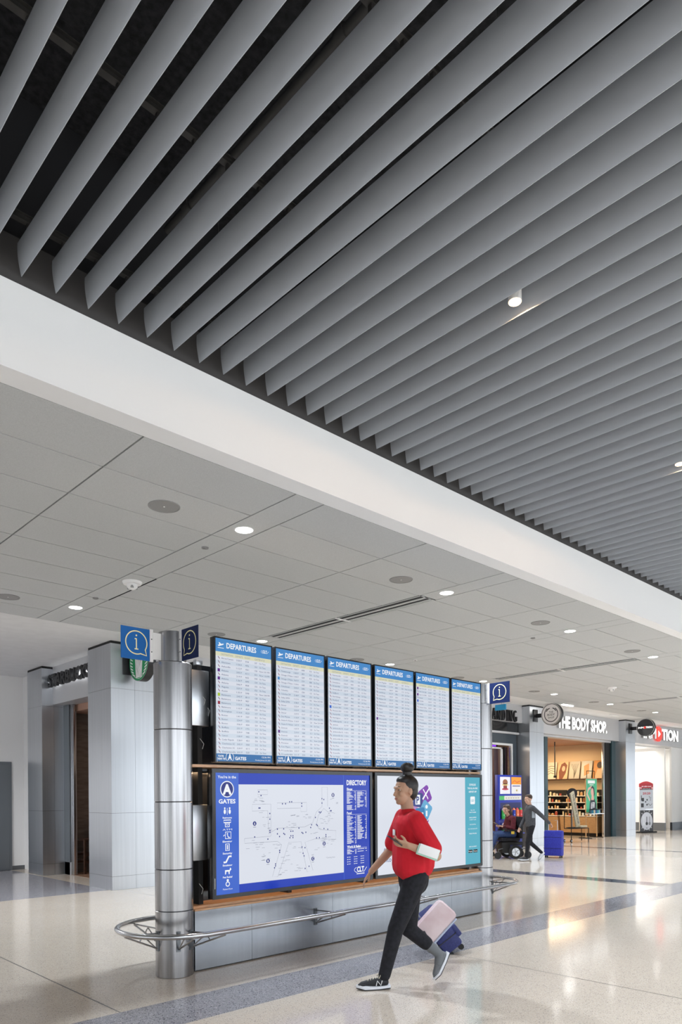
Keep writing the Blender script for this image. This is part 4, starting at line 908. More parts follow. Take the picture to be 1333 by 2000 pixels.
def departures(x0, x1, z0, z1, idx):
    lab = 'portrait departures screen, %s in the row of six' % (['leftmost', 'second from left', 'third from left', 'fourth from left', 'fifth from left', 'rightmost'][idx])
    rr = random.Random(idx+20)
    r = empty('departures_screen', (x0, YF-0.02, z0)); tag(r, lab, 'screen', 'departures screens in a row')
    W, H = x1-x0, z1-z0; bz = 0.013
    b = MB(); b.box(0, 0, 0, W, 0.07, H, M['bezel'], 0.003)
    b.box(0, -0.006, 0, bz, 0, H, M['bezel']); b.box(W-bz, -0.006, 0, W, 0, H, M['bezel']); b.box(bz, -0.006, 0, W-bz, 0, bz, M['bezel']); b.box(bz, -0.006, H-bz, W-bz, 0, H, M['bezel']); b.build('bezel', r)
    p = Panel((bz, -0.0008, bz), (1, 0, 0), (0, 0, 1), 0.0005); w_, h_ = W-2*bz, H-2*bz
    hd = h_*0.108; ft = h_*0.062; sub = h_*0.034
    p.rect(0, 0, w_, h_, M['s_white'], 0); p.rect(0, h_-hd, w_, h_, M['s_head'], 1); p.rect(0, 0, w_, ft, M['s_foot'], 1); p.rect(0, h_-hd-sub, w_, h_-hd, M['s_cream'], 1)
    p.text('DEPARTURES', w_*0.19, h_-hd*0.66, hd*0.40, M['s_text'], 2, 'L', w_*0.53, 0.025); clt(p, w_*0.88, h_-hd*0.58, hd*0.22, M['s_text'], 2)
    px, py = w_*0.04, h_-hd*0.62   # take-off symbol
    p.poly([(px, py+0.012), (px+0.012, py+0.002), (px+0.065, py+0.022), (px+0.07, py+0.032), (px+0.05, py+0.030)], M['s_text'], 2)
    p.poly([(px+0.02, py+0.012), (px+0.012, py+0.040), (px+0.022, py+0.040), (px+0.045, py+0.022)], M['s_text'], 2); p.rect(px, py-0.014, px+0.07, py-0.009, M['s_text'], 2)
    cols = (0.10, 0.345, 0.51, 0.69, 0.775)
    for t, c in zip(('DESTINATION', 'DEPARTS', 'FLIGHT', 'GATE', 'STATUS'), cols): p.text(t, w_*c, h_-hd-sub*0.8, sub*0.45, M['s_grey'], 2, 'L', w_*(0.20 if c == 0.10 else 0.13 if c < 0.4 else 0.10 if c < 0.8 else 0.13))
    names = D[idx].split(','); N = len(names); top = h_-hd-sub; rh = (top-ft)/N
    for j, nm in enumerate(names):
        y = top-(j+1)*rh
        if j % 2: p.rect(0, y, w_, y+rh, M['s_row'], 1)
        ty = y+rh*0.28; th = rh*0.40
        sp = {(0, 3): 's_purple', (0, 5): 's_purple', (0, 9): 's_lime', (0, 11): 's_red', (1, 17): 's_purple', (1, 3): 's_head', (2, 9): 's_mid', (3, 11): 's_purple', (4, 0): 's_purple', (4, 2): 's_purple', (4, 4): 's_mid'}.get((idx, j))
        if sp: p.rect(w_*0.035, y+rh*0.12, w_*0.075, y+rh*0.88, M[sp], 2)
        else: p.poly([(w_*0.04, y+rh*0.85), (w_*0.048, y+rh*0.85), (w_*0.075, y+rh*0.35), (w_*0.068, y+rh*0.2)], M['s_red'], 2); p.poly([(w_*0.04, y+rh*0.85), (w_*0.045, y+rh*0.85), (w_*0.058, y+rh*0.5), (w_*0.05, y+rh*0.5)], M['s_ink'], 3)
        p.text(nm, w_*cols[0], ty, th, M['s_ink'], 2, 'L', min(w_*0.235, len(nm)*w_*0.0172), 0.0)
        p.text('%d:%02d P' % (rr.randint(1, 3), rr.randint(0, 59)) if rr.random() > 0.12 else '11:%02d A' % rr.randint(10, 59), w_*(cols[1]+0.015), ty, th, M['s_ink'], 2, 'L', w_*0.095)
        p.text(str(rr.choice([rr.randint(400, 999), rr.randint(1500, 5300)])), w_*(cols[2]+0.01), ty, th, M['s_ink'], 2, 'L', w_*0.062)
        p.text(rr.choice('BCDE')+str(rr.randint(1, 38)), w_*cols[3], ty, th, M['s_ink'], 2, 'L', w_*0.045)
        nw = rr.random() < 0.12; p.text('Now %d:%02d PM' % (rr.randint(1, 3), rr.randint(0, 59)) if nw else 'On Time', w_*cols[4], ty, th, M['s_ink'], 2, 'L', w_*(0.19 if nw else 0.115))
    wt = M['s_text']
    p.text("YOU'RE", w_*0.03, ft*0.56, ft*0.24, wt, 2, 'L', w_*0.10, 0.03); p.text('NEAR THE', w_*0.03, ft*0.2, ft*0.24, wt, 2, 'L', w_*0.13, 0.03)
    p.text('A', w_*0.235, ft*0.22, ft*0.75, wt, 2, 'C', w_*0.068, 0.045); p.ring(w_*0.235, ft*0.55, ft*0.62, ft*0.06, wt, 2, math.radians(-50), math.radians(50)); p.ring(w_*0.235, ft*0.55, ft*0.62, ft*0.06, wt, 2, math.radians(130), math.radians(230))
    p.text('GATES', w_*0.325, ft*0.22, ft*0.42, wt, 2, 'L', w_*0.20, 0.03)
    p.text('12:36 PM', w_*0.97, ft*0.58, ft*0.24, wt, 2, 'R', w_*0.16, 0.02); p.text('Monday January 20, 2020', w_*0.97, ft*0.2, ft*0.17, wt, 2, 'R', w_*0.28, 0.015)
    p.build('screen', r)
    b = MB(); b.box(0.02, -0.0075, 0.004, 0.024, -0.006, 0.05, M['white_plastic']); b.build('side_label', r)
dx = [(3.80, 4.497), (4.531, 5.222), (5.254, 5.955), (6.000, 6.712), (6.737, 7.430), (7.458, 8.128)]
for i, (a, c) in enumerate(dx): departures(a, c, 1.952, 3.148, i)

# directory screen
def bigscreen(x0, x1, lab, art):
    z0, z1 = 0.652, 1.892
    r = empty('information_screen', (x0, YF-0.02, z0)); tag(r, lab, 'screen')
    W, H = x1-x0, z1-z0; bz = 0.038
    b = MB(); b.box(0, 0, 0, W, 0.08, H, M['bezel'], 0.004)
    for q in ((0, 0, bz, H), (W-bz, 0, W, H), (bz, 0, W-bz, bz), (bz, H-bz, W-bz, H)): b.box(q[0], -0.010, q[1], q[2], 0, q[3], M['bezel'])
    b.build('bezel', r)
    p = Panel((bz, -0.0008, bz), (1, 0, 0), (0, 0, 1), 0.0005); art(p, W-2*bz, H-2*bz); p.build('screen', r)
    b = MB(); b.box(0.018, -0.012, 0.10, 0.024, -0.010, 0.20, M['white_plastic']); b.build('side_label', r)
    return r
def art_dir(p, w_, h_):
    wt = M['s_text']; dk = M['s_deep2']; gy = M['s_grey']
    p.rect(0, 0, w_, h_, M['s_deep'], 0); p.rect(0, 0, w_*0.128, h_, M['s_mid'], 1); p.rect(w_*0.128, h_*0.07, w_*0.80, h_*0.905, M['s_white'], 1); p.rect(w_*0.80, 0, w_*0.803, h_, M['s_mid'], 1)
    c = w_*0.064
    p.text("You're in the", c, h_*0.955, h_*0.022, wt, 2, 'C', w_*0.10, 0.02); p.disc(c, h_*0.865, h_*0.068, wt, 2, 36); p.disc(c, h_*0.865, h_*0.060, dk, 3, 36); p.text('A', c, h_*0.825, h_*0.078, wt, 4, 'C', w_*0.05, 0.05); p.text('GATES', c, h_*0.748, h_*0.034, wt, 2, 'C', w_*0.092, 0.03)
    for i, nm in enumerate(('Restrooms', 'ATM', 'Elevator', 'Security', 'Escalator', 'Pet Relief', 'Mothers Room')):
        y = h_*(0.675-i*0.098); s_ = h_*0.022
        if i == 0:
            for q in (-1, 1): p.disc(c+q*s_*1.1, y+s_*0.2, s_*0.5, wt, 2, ry=s_*0.9); p.disc(c+q*s_*1.1, y+s_*1.5, s_*0.35, wt, 2)
            p.rect(c-s_*0.08, y-s_, c+s_*0.08, y+s_*1.6, wt, 2)
        elif i == 1: p.stroke([(c-s_*1.6, y+s_*1.5), (c+s_*1.6, y+s_*1.5), (c+s_*1.6, y+s_*0.6), (c-s_*1.6, y+s_*0.6)], s_*0.35, wt, 2, True); p.stroke([(c-s_*0.9, y+s_*0.8), (c-s_*0.9, y-s_), (c+s_*0.9, y-s_), (c+s_*0.9, y+s_*0.8)], s_*0.35, wt, 2); p.ring(c, y, s_*0.4, s_*0.2, wt, 2)
        elif i == 2: p.stroke([(c-s_*0.9, y-s_), (c+s_*1.6, y-s_), (c+s_*1.6, y+s_*1.5), (c-s_*0.9, y+s_*1.5)], s_*0.3, wt, 2, True); p.disc(c, y+s_*0.8, s_*0.3, wt, 2); p.stroke([(c, y+s_*0.4), (c+s_*0.4, y-s_*0.5), (c+s_*1.1, y-s_*0.6)], s_*0.35, wt, 2); p.stroke([(c-s_*1.8, y), (c-s_*1.2, y+s_*0.5)], s_*0.3, wt, 2)
        elif i == 3: p.stroke([(c-s_*0.8, y-s_), (c+s_*0.8, y-s_), (c+s_*0.8, y+s_*1.5), (c-s_*0.8, y+s_*1.5)], s_*0.35, wt, 2, True); p.disc(c, y+s_*0.8, s_*0.3, wt, 2); p.rect(c-s_*0.25, y-s_*0.6, c+s_*0.25, y+s_*0.5, wt, 2)
        elif i == 4: p.stroke([(c-s_*1.8, y-s_*0.9), (c-s_*0.7, y-s_*0.9), (c+s_*0.6, y+s_*1.2), (c+s_*1.8, y+s_*1.2)], s_*0.7, wt, 2)
        elif i == 5: p.poly([(c-s_*1.2, y+s_*0.6), (c+s_*0.8, y+s_*0.6), (c+s_*1.2, y+s_*1.5), (c+s_*1.7, y+s_*0.8), (c+s_*0.9, y-s_*0.1), (c+s_*0.9, y-s_), (c+s_*0.5, y-s_), (c+s_*0.3, y), (c-s_*0.6, y), (c-s_*0.8, y-s_), (c-s_*1.2, y-s_)], wt, 2)
        else: p.disc(c, y+s_*1.2, s_*0.5, wt, 2); p.ring(c, y-s_*0.2, s_*0.8, s_*0.35, wt, 2)
        p.text(nm, c, y-h_*0.052, h_*0.014, wt, 2, 'C', w_*0.052 if i else w_*0.05, 0.03)
    # map: outline in map coordinates 0..1
    mx0, my0, mw, mh = w_*0.14, h_*0.08, w_*0.65, h_*0.82
    def q(x, y): return (mx0+x*mw, my0+(1-y)*mh)
    def pl(pts, cl=False, wd=0.0028, m=gy): p.stroke([q(*a) for a in pts], wd, m, 2, cl)
    pl([(0.03, 0.55), (0.03, 0.60), (0.33, 0.60), (0.37, 0.64), (0.28, 0.97), (0.33, 0.98), (0.44, 0.62), (0.56, 0.62), (0.62, 0.96), (0.68, 0.95), (0.60, 0.63), (0.70, 0.60), (0.93, 0.62), (0.93, 0.52), (0.76, 0.50), (0.72, 0.45), (0.74, 0.34), (0.80, 0.26), (0.84, 0.30), (0.92, 0.32)])
    pl([(0.03, 0.55), (0.27, 0.54), (0.27, 0.20), (0.10, 0.20), (0.10, 0.27), (0.24, 0.27), (0.25, 0.52)]); pl([(0.27, 0.50), (0.33, 0.46), (0.60, 0.46), (0.68, 0.42), (0.72, 0.30), (0.78, 0.24), (0.78, 0.02), (0.84, 0.02), (0.84, 0.24)])
    pl([(0.33, 0.19), (0.62, 0.19), (0.62, 0.29), (0.56, 0.29), (0.56, 0.25), (0.33, 0.25)], True); pl([(0.15, 0.05), (0.24, 0.05), (0.24, 0.10), (0.15, 0.10)], True)
    rr = random.Random(4)
    dots = [(0.16, 0.24), (0.17, 0.24), (0.26, 0.30), (0.26, 0.36), (0.26, 0.48), (0.26, 0.50), (0.33, 0.47), (0.39, 0.47), (0.54, 0.47), (0.33, 0.52), (0.35, 0.55), (0.24, 0.57), (0.12, 0.54), (0.39, 0.52), (0.40, 0.53), (0.46, 0.50), (0.48, 0.50), (0.46, 0.55), (0.48, 0.55), (0.48, 0.57), (0.45, 0.57), (0.57, 0.52), (0.58, 0.53), (0.61, 0.52), (0.66, 0.47), (0.67, 0.44), (0.72, 0.44), (0.73, 0.45), (0.71, 0.36), (0.75, 0.30), (0.76, 0.31), (0.77, 0.30), (0.78, 0.15), (0.78, 0.20), (0.80, 0.16), (0.86, 0.26), (0.87, 0.29), (0.88, 0.29), (0.80, 0.49), (0.84, 0.50), (0.72, 0.59), (0.75, 0.59), (0.82, 0.58), (0.82, 0.56), (0.38, 0.16+0.04), (0.41, 0.20), (0.45, 0.18), (0.47, 0.18), (0.57, 0.20), (0.57, 0.23), (0.35, 0.70), (0.35, 0.72), (0.31, 0.84), (0.31, 0.86), (0.30, 0.88), (0.57, 0.68), (0.60, 0.69), (0.58, 0.75), (0.59, 0.78), (0.60, 0.92), (0.64, 0.90), (0.16, 0.07), (0.18, 0.11)]
    for a in dots: x, y = q(*a); p.rect(x-0.006, y-0.007, x+0.006, y+0.007, dk, 3)
    for a, t in (((0.12, 0.40), 'A'), ((0.24, 0.80), 'B'), ((0.68, 0.82), 'C'), ((0.80, 0.66), 'D'), ((0.90, 0.11), 'E')):
        x, y = q(*a); p.disc(x, y, 0.022, dk, 3, 24); p.text(t, x, y-0.012, 0.024, wt, 4, 'C', 0.017, 0.04); p.rect(x-0.018, y-0.038, x+0.018, y-0.033, gy, 2)
    for k in range(150):
        cx_, cy_ = rr.choice([(0.22, 0.45), (0.15, 0.16), (0.2, 0.3), (0.08, 0.62), (0.15, 0.64), (0.45, 0.44), (0.5, 0.35), (0.6, 0.33), (0.8, 0.4), (0.9, 0.2), (0.88, 0.36), (0.8, 0.62), (0.9, 0.64), (0.3, 0.66), (0.45, 0.68), (0.52, 0.7), (0.4, 0.8), (0.7, 0.75), (0.5, 0.9), (0.22, 0.75), (0.35, 0.92), (0.7, 0.5)])
        x, y = q(cx_+rr.uniform(-0.045, 0.045), cy_+rr.uniform(-0.045, 0.045)); L = rr.uniform(0.02, 0.05); p.rect(x, y, x+L, y+0.0030, gy, 2)
    x, y = q(0.82, 0.83); p.text('*Coming Soon', x, y, 0.016, gy, 2)
    # directory column
    X0 = w_*0.825; X1 = w_*0.975; mid = (X0+X1)/2
    p.text('DIRECTORY', X0, h_*0.905, h_*0.046, wt, 2, 'L', X1-X0, 0.035)
    def head(t, y): p.text(t, X0, y, h_*0.022, wt, 2, 'L', None, 0.04); p.rect(X0, y-h_*0.006, X1, y-h_*0.0035, wt, 2)
    def lst(x0, x1, y1, y0, m=wt):
        y = y1
        while y > y0:
            L = (x1-x0)*rr.uniform(0.25, 0.75); p.rect(x0, y, x0+L, y+h_*0.0050, m, 2); p.rect(x1-(x1-x0)*rr.uniform(0.04, 0.2), y, x1, y+h_*0.0050, m, 2); y -= h_*0.0098 if rr.random() > 0.06 else h_*0.022
    head('Shops', h_*0.855); lst(X0, mid-0.012, h_*0.835, h_*0.66); lst(mid+0.006, X1, h_*0.835, h_*0.68); head('Food', h_*0.625); lst(X0, mid-0.012, h_*0.605, h_*0.34); lst(mid+0.006, X1, h_*0.605, h_*0.37)
    head('Work & Relax', h_*0.30); lst(X0, mid-0.012, h_*0.28, h_*0.24); lst(mid+0.006, X1, h_*0.28, h_*0.25)
    for i in range(3):
        for j in range(4): xx = X0+i*(X1-X0)*0.34; yy = h_*(0.21-j*0.022); p.disc(xx+0.006, yy, 0.006, wt, 2, 12); p.rect(xx+0.018, yy-0.002, xx+0.055, yy+0.003, wt, 2)
    clt(p, w_*0.925, h_*0.06, h_*0.05, wt, 2); p.rect(w_*0.895, h_*0.038, w_*0.955, h_*0.046, wt, 2)
bigscreen(3.762, 5.95, 'large landscape screen with the blue airport map directory', art_dir)
def art_app(p, w_, h_):
    wt = M['s_text']; dk = M['s_deep2']
    p.rect(0, 0, w_, h_, M['s_white'], 0); p.rect(w_*0.835, 0, w_, h_, M['s_teal'], 1)
    def tile(cx_, cy_, s_, a, m, l):
        c_, q_ = math.cos(a), math.sin(a); pts = []
        for (x, y) in [(-1, -0.8), (-0.8, -1), (0.8, -1), (1, -0.8), (1, 0.8), (0.8, 1), (-0.8, 1), (-1, 0.8)]: x *= s_; y *= s_; pts.append((cx_+x*c_-y*q_, cy_+x*q_+y*c_))
        p.poly(pts, m, l)
    X0, Y0 = w_*0.385, h_*0.71
    tile(X0+0.09, Y0+0.10, 0.105, 0.5, M['s_violet'], 2); tile(X0-0.05, Y0+0.05, 0.09, -0.15, dk, 3); tile(X0+0.10, Y0-0.08, 0.10, -0.6, M['s_sky'], 4); tile(X0-0.13, Y0-0.08, 0.08, 0.5, M['s_pink'], 2); tile(X0-0.01, Y0-0.14, 0.09, 0.08, M['s_azure'], 5)
    p.rect(X0-0.10, Y0-0.01, X0-0.01, Y0+0.11, wt, 4); p.text('P', X0-0.055, Y0+0.005, 0.085, dk, 6, 'C', 0.055, 0.03)
    ax, ay = X0+0.10, Y0+0.12
    p.poly([(ax-0.07, ay-0.06), (ax-0.05, ay-0.075), (ax+0.08, ay+0.07), (ax+0.065, ay+0.08)], wt, 6); p.poly([(ax-0.06, ay+0.055), (ax-0.045, ay+0.065), (ax+0.05, ay-0.055), (ax+0.04, ay-0.07), (ax-0.01, ay)], wt, 7)
    p.disc(X0+0.115, Y0-0.04, 0.024, wt, 5, 20); p.rect(X0+0.10, Y0-0.16, X0+0.13, Y0-0.09, wt, 6); p.ring(X0-0.14, Y0-0.10, 0.03, 0.012, wt, 4); p.rect(X0-0.06, Y0-0.13, X0-0.015, Y0-0.11, wt, 6); p.rect(X0+0.01, Y0-0.13, X0+0.05, Y0-0.11, wt, 6)
    p.poly([(X0+0.06, Y0-0.27), (X0+0.16, Y0-0.20), (X0+0.12, Y0-0.30)], M['s_violet'], 4)
    p.text('funneling', w_*0.055, h_*0.215, 0.060, dk, 2, 'L', None, 0.0); p.text('into one', w_*0.055, h_*0.125, 0.060, dk, 2, 'L', None, 0.0)
    c = w_*0.917; 
    for t, y, s_ in (('DOWNLOAD', 0.905, 0.03), ('THE ALL-IN-ONE', 0.865, 0.026), ('AIRPORT APP', 0.825, 0.026), ('REAL TIME', 0.615, 0.016), ('FLIGHT TRACKING', 0.59, 0.016), ('DINING, SHOPPING', 0.53, 0.016), ('& AMENITY GUIDE', 0.505, 0.016), ('INDOOR MAPPING', 0.45, 0.016), ('REAL TIME PARKING INFO', 0.40, 0.015), ('TRAVEL TIPS & FAQ', 0.345, 0.016), ('FREE TO USE SUPPORT', 0.195, 0.014)):
        p.text(t, c, h_*y, s_*0.9, wt, 2, 'C', min(w_*0.135, len(t)*s_*0.62), 0.02)
    tile(c, h_*0.735, 0.052, 0, wt, 2); clt(p, c, h_*0.722, 0.026, M['s_teal'], 3)
    for xx, t in ((c-0.105, 'Google Play'), (c+0.008, 'App Store')): p.rect(xx, h_*0.13, xx+0.095, h_*0.165, M['s_black'], 2); p.text(t, xx+0.03, h_*0.14, 0.014, wt, 3, 'L', 0.058, 0.02); p.poly([(xx+0.008, h_*0.137), (xx+0.022, h_*0.1475), (xx+0.008, h_*0.158)], wt, 3)
bigscreen(5.995, 8.128, 'large landscape screen with app advert behind the walking person', art_app)

# ------------------------------------------------------------------ figures: overlapping tapered forms fused into one skin
def roundcone(mb, a, b, ra, rb, m, n=14):
    a = Vector(a); b = Vector(b); d = b-a; L = d.length
    if L < 1e-5: mb.sphere(a, ra, m, n); return
    d.normalize(); u = d.orthogonal().normalized(); w_ = d.cross(u); h = 5; rings = []
    for i in range(h): t = PI/2*i/(h); rings.append((a-d*ra*math.cos(t), ra*math.sin(t)))
    rings.append((a, ra)); rings.append((b, rb))
    for i in range(1, h+1): t = PI/2*i/h; rings.append((b+d*rb*math.sin(t), rb*math.cos(t)))
    vs = []
    for c, r_ in rings:
        r_ = max(r_, 1e-4)
        vs += [c+(u*math.cos(2*PI*k/n)+w_*math.sin(2*PI*k/n))*r_ for k in range(n)]
    N = len(rings); fs = [(i*n+k, i*n+(k+1) % n, (i+1)*n+(k+1) % n, (i+1)*n+k) for i in range(N-1) for k in range(n)]
    fs += [tuple(range(n-1, -1, -1)), tuple((N-1)*n+k for k in range(n))]
    mb.add(vs, fs, m)
def fuse(name, prims, m, parent, voxel=0.009, smooth=3, cutz=None):
    mb = MB()
    for p in prims:
        if p[0] == 'c': roundcone(mb, p[1], p[2], p[3], p[4], m)
        elif p[0] == 'e': mb.sphere(p[1], p[2], m, 20, p[3] if len(p) > 3 else None)
        elif p[0] == 'b': mb.box(*p[1], m, mtx=p[2] if len(p) > 2 else None)
    o = mb.build(name, None)
    rm = o.modifiers.new('r', 'REMESH'); rm.mode = 'VOXEL'; rm.voxel_size = voxel; rm.use_smooth_shade = True
    sm = o.modifiers.new('s', 'SMOOTH'); sm.factor = 0.5; sm.iterations = smooth
    dg = bpy.context.evaluated_depsgraph_get(); me = bpy.data.meshes.new_from_object(o.evaluated_get(dg))
    o.modifiers.clear(); old = o.data; o.data = me; bpy.data.meshes.remove(old); me.name = name
    if not me.materials: me.materials.append(m)
    for pl in me.polygons: pl.use_smooth = True
    o.parent = parent
    return o
def lerp(a, b, t): return Vector(a)*(1-t)+Vector(b)*t
def hand(wrist, direc, palmn, s=1.0, curl=0.6):
    """palm, four fingers and a thumb; direc = along the hand, palmn = palm normal"""
    w_ = Vector(wrist); d = Vector(direc).normalized(); nrm = Vector(palmn); nrm = (nrm-d*nrm.dot(d)).normalized(); side = d.cross(nrm)
    out = []
    for q in (-0.024, -0.008, 0.008, 0.024): out.append(('c', w_+d*0.015+side*q*0.8*s, w_+d*0.085*s+side*q*s, 0.015*s, 0.012*s))
    for i, (q, L) in enumerate(((-0.028, 0.062), (-0.0095, 0.074), (0.0095, 0.070), (0.028, 0.056))):
        p0 = w_+d*0.085*s+side*q*s; a = curl*0.5; p1 = p0+(d*math.cos(a)+nrm*math.sin(a))*L*0.45*s; a = curl*1.3
        p2 = p1+(d*math.cos(a)+nrm*math.sin(a))*L*0.32*s; a = curl*1.9; p3 = p2+(d*math.cos(a)+nrm*math.sin(a))*L*0.25*s
        out += [('c', p0, p1, 0.0092*s, 0.0084*s), ('c', p1, p2, 0.0084*s, 0.0078*s), ('c', p2, p3, 0.0078*s, 0.0070*s)]
    t0 = w_+d*0.03*s-side*0.022*s; t1 = t0+(d*0.6-side*0.7+nrm*0.35).normalized()*0.038*s; t2 = t1+(d*0.85-side*0.25+nrm*0.45).normalized()*0.032*s
    out += [('c', t0, t1, 0.013*s, 0.0105*s), ('c', t1, t2, 0.0105*s, 0.0085*s)]
    return out
def head(c, fwd, s=1.0):
    """c = head centre, fwd = facing direction; returns body prims and face children placement"""
    f = Vector(fwd).normalized(); l = Vector((0, 0, 1)).cross(f).normalized(); u = f.cross(l)
    R = Matrix((f, l, u)).transposed(); c = Vector(c)
    P = lambda x, y, z: c+(f*x+l*y+u*z)*s
    pr = [('e', P(-0.012, 0, 0.03), (0.098*s, 0.076*s, 0.098*s), R), ('e', P(0.030, 0, -0.045), (0.062*s, 0.056*s, 0.072*s), R), ('e', P(0.060, 0, -0.092), (0.024*s, 0.028*s, 0.020*s), R),
          ('c', P(0.086, 0, 0.012), P(0.104, 0, -0.028), 0.009*s, 0.013*s), ('e', P(0.080, 0, 0.030), (0.016*s, 0.050*s, 0.013*s), R), ('e', P(0.086, 0, -0.062), (0.010*s, 0.024*s, 0.011*s), R),
          ('e', P(0.060, 0.040, -0.02), (0.024*s, 0.022*s, 0.024*s), R), ('e', P(0.060, -0.040, -0.02), (0.024*s, 0.022*s, 0.024*s), R)]
    for q in (-1, 1): pr += [('e', P(-0.008, q*0.077, -0.005), (0.018*s, 0.009*s, 0.032*s), R)]
    return pr, P, R
def face_bits(P, R, s, parent):
    for q in (-1, 1):
        b = MB(); b.sphere(P(0.071, q*0.031, 0.012), (0.009*s, 0.010*s, 0.0045*s), M['eye'], 12, R); b.sphere(P(0.0785, q*0.031, 0.012), (0.005*s, 0.006*s, 0.0055*s), M['iris'], 10, R); b.build('eye', parent)
        b = MB(); b.tube([P(0.086, q*0.016, 0.036), P(0.086, q*0.030, 0.041), P(0.074, q*0.046, 0.037)], 0.0028*s, M['hair_brown'], 6); b.build('eyebrow', parent)
    b = MB(); b.tube([P(0.086, -0.020, -0.062), P(0.096, 0, -0.060), P(0.086, 0.020, -0.062)], 0.005*s, M['lip'], 8); b.build('lips', parent)

def shoe(ankle, toe, parent, up=Vector((0, 0, 1)), s=1.0, upper=None, sole=None, logo=False):
    """ankle joint and toe tip on the sole plane"""
    upper = upper or M['shoe']; sole = sole or M['sole']
    r = empty('shoe', (0, 0, 0)); r.parent = parent
    a = Vector(ankle); t = Vector(toe); up = Vector(up).normalized(); heel = a-up*0.085*s
    f = (t-heel); f = (f-up*f.dot(up)).normalized(); l = up.cross(f); heel = heel-f*0.055*s
    L = 0.285*s
    def P(x, y, z): return heel+(f*x+l*y)*s+up*z*s
    wid = [(0.0, 0.026), (0.03, 0.034), (0.09, 0.036), (0.16, 0.043), (0.22, 0.044), (0.265, 0.030), (0.288, 0.006)]
    b = MB(); 
    for z0, z1, m in ((0.0, 0.007, M['black_ink']), (0.007, 0.028, sole)):
        ring = [(x, y) for x, y in wid]+[(x, -y) for x, y in wid[::-1]]; n = len(ring); vs = []
        for z in (z0, z1):
            for x, y in ring: vs.append(P(x, y, z+(0.012 if x > 0.25 else 0.0)+(0.006 if x < 0.08 else 0)))
        b.add(vs, [(k, (k+1) % n, n+(k+1) % n, n+k) for k in range(n)]+[tuple(range(n-1, -1, -1)), tuple(range(n, 2*n))], m)
    so = b.build('sole', None); so.parent = r
    pr = [('c', P(0.045, 0, 0.055), P(0.06, 0, 0.085), 0.034*s, 0.037*s), ('c', P(0.05, 0, 0.06), P(0.15, 0, 0.055), 0.038*s, 0.036*s), ('c', P(0.15, 0, 0.053), P(0.235, 0, 0.040), 0.037*s, 0.028*s), ('e', P(0.235, 0, 0.034), (0.045*s, 0.037*s, 0.020*s), Matrix((f, l, up)).transposed())]
    u_ = fuse('upper', pr, upper, None, 0.007, 2); u_.parent = r
    if logo:
        b = MB(); 
        for k in range(4): x = 0.115+k*0.022; b.tube([P(x, -0.022, 0.097-k*0.006), P(x+0.012, 0.022, 0.095-k*0.006)], 0.003, M['lace'], 6)
        b.tube([P(0.10, 0, 0.105), P(0.085, 0.03, 0.125), P(0.10, 0.045, 0.10), P(0.11, 0.02, 0.10)], 0.003, M['lace'], 6); b.tube([P(0.10, 0, 0.105), P(0.09, -0.03, 0.12), P(0.105, -0.04, 0.10)], 0.003, M['lace'], 6)
        q = b.build('laces', None); q.parent = r
        b = MB(); y = 0.0385
        zz = [(0.125, 0.038), (0.115, 0.078), (0.085, 0.038), (0.075, 0.078)]
        b.tube([P(x, y+0.002, z) for x, z in zz], 0.0045, M['white_ink'], 6); q = b.build('logo', None); q.parent = r
    return r

# main walker. local frame: +x walking direction, +y their left (towards camera), z up
hx, hy = 4.62, 3.92
wd = Vector((-0.80, 0.60)); ang = math.atan2(wd.y, wd.x)
W1 = empty('walking_person', (hx, hy, 0), ang); tag(W1, 'person in red shirt and black trousers striding past the screens, hair in a bun', 'person')
hipL, hipR = (0.0, 0.09, 0.93), (0.0, -0.09, 0.93)
shL, shR = (0.02, 0.19, 1.43), (0.05, -0.17, 1.44)
# left leg (near camera) trails, right... front shoe
kneeF, ankF = (0.17, 0.06, 0.50), (0.27, 0.03, 0.088)
kneeB, ankB = (0.02, -0.11, 0.47), (-0.25, -0.10, 0.245)
elbL, wrL = (-0.13, 0.27, 1.13), (0.10, 0.28, 1.22)
elbR, wrR = (0.14, -0.26, 1.15), (0.32, -0.26, 0.96)
hp, P, R = head((0.07, 0.0, 1.66), (0.93, 0.36, 0.0))
pr = list(hp)+[('c', (0.045, 0, 1.46), (0.055, 0, 1.58), 0.058, 0.052)]
pr += [('c', (0.0, 0, 1.0), (0.01, 0, 1.2), 0.12, 0.115), ('c', (0.01, 0, 1.2), (0.03, 0, 1.38), 0.115, 0.12), ('c', (0.03, -0.1, 1.40), (0.02, 0.1, 1.40), 0.085, 0.085), ('e', (0, 0, 0.95), (0.115, 0.155, 0.11))]
for sh, el, wr in ((shL, elbL, wrL), (shR, elbR, wrR)): pr += [('c', lerp((0.03, 0, 1.40), sh, 0.6), sh, 0.055, 0.056), ('c', sh, el, 0.052, 0.041), ('c', el, wr, 0.042, 0.028)]
pr += hand(wrL, (0.96, -0.1, 0.25), (0, -0.75, 0.6), 1.0, 0.8); pr += hand(wrR, (0.6, 0, -0.8), (-0.7, 0.2, -0.5), 1.0, 0.35)
for h_, k_, a_ in ((hipL, kneeF, ankF), (hipR, kneeB, ankB)): pr += [('c', h_, k_, 0.085, 0.056), ('c', k_, lerp(k_, a_, 0.35), 0.055, 0.055), ('c', lerp(k_, a_, 0.35), a_, 0.055, 0.036)]
fuse('body', pr, M['skin'], W1, 0.0055, 3)
face_bits(P, R, 1.0, W1)
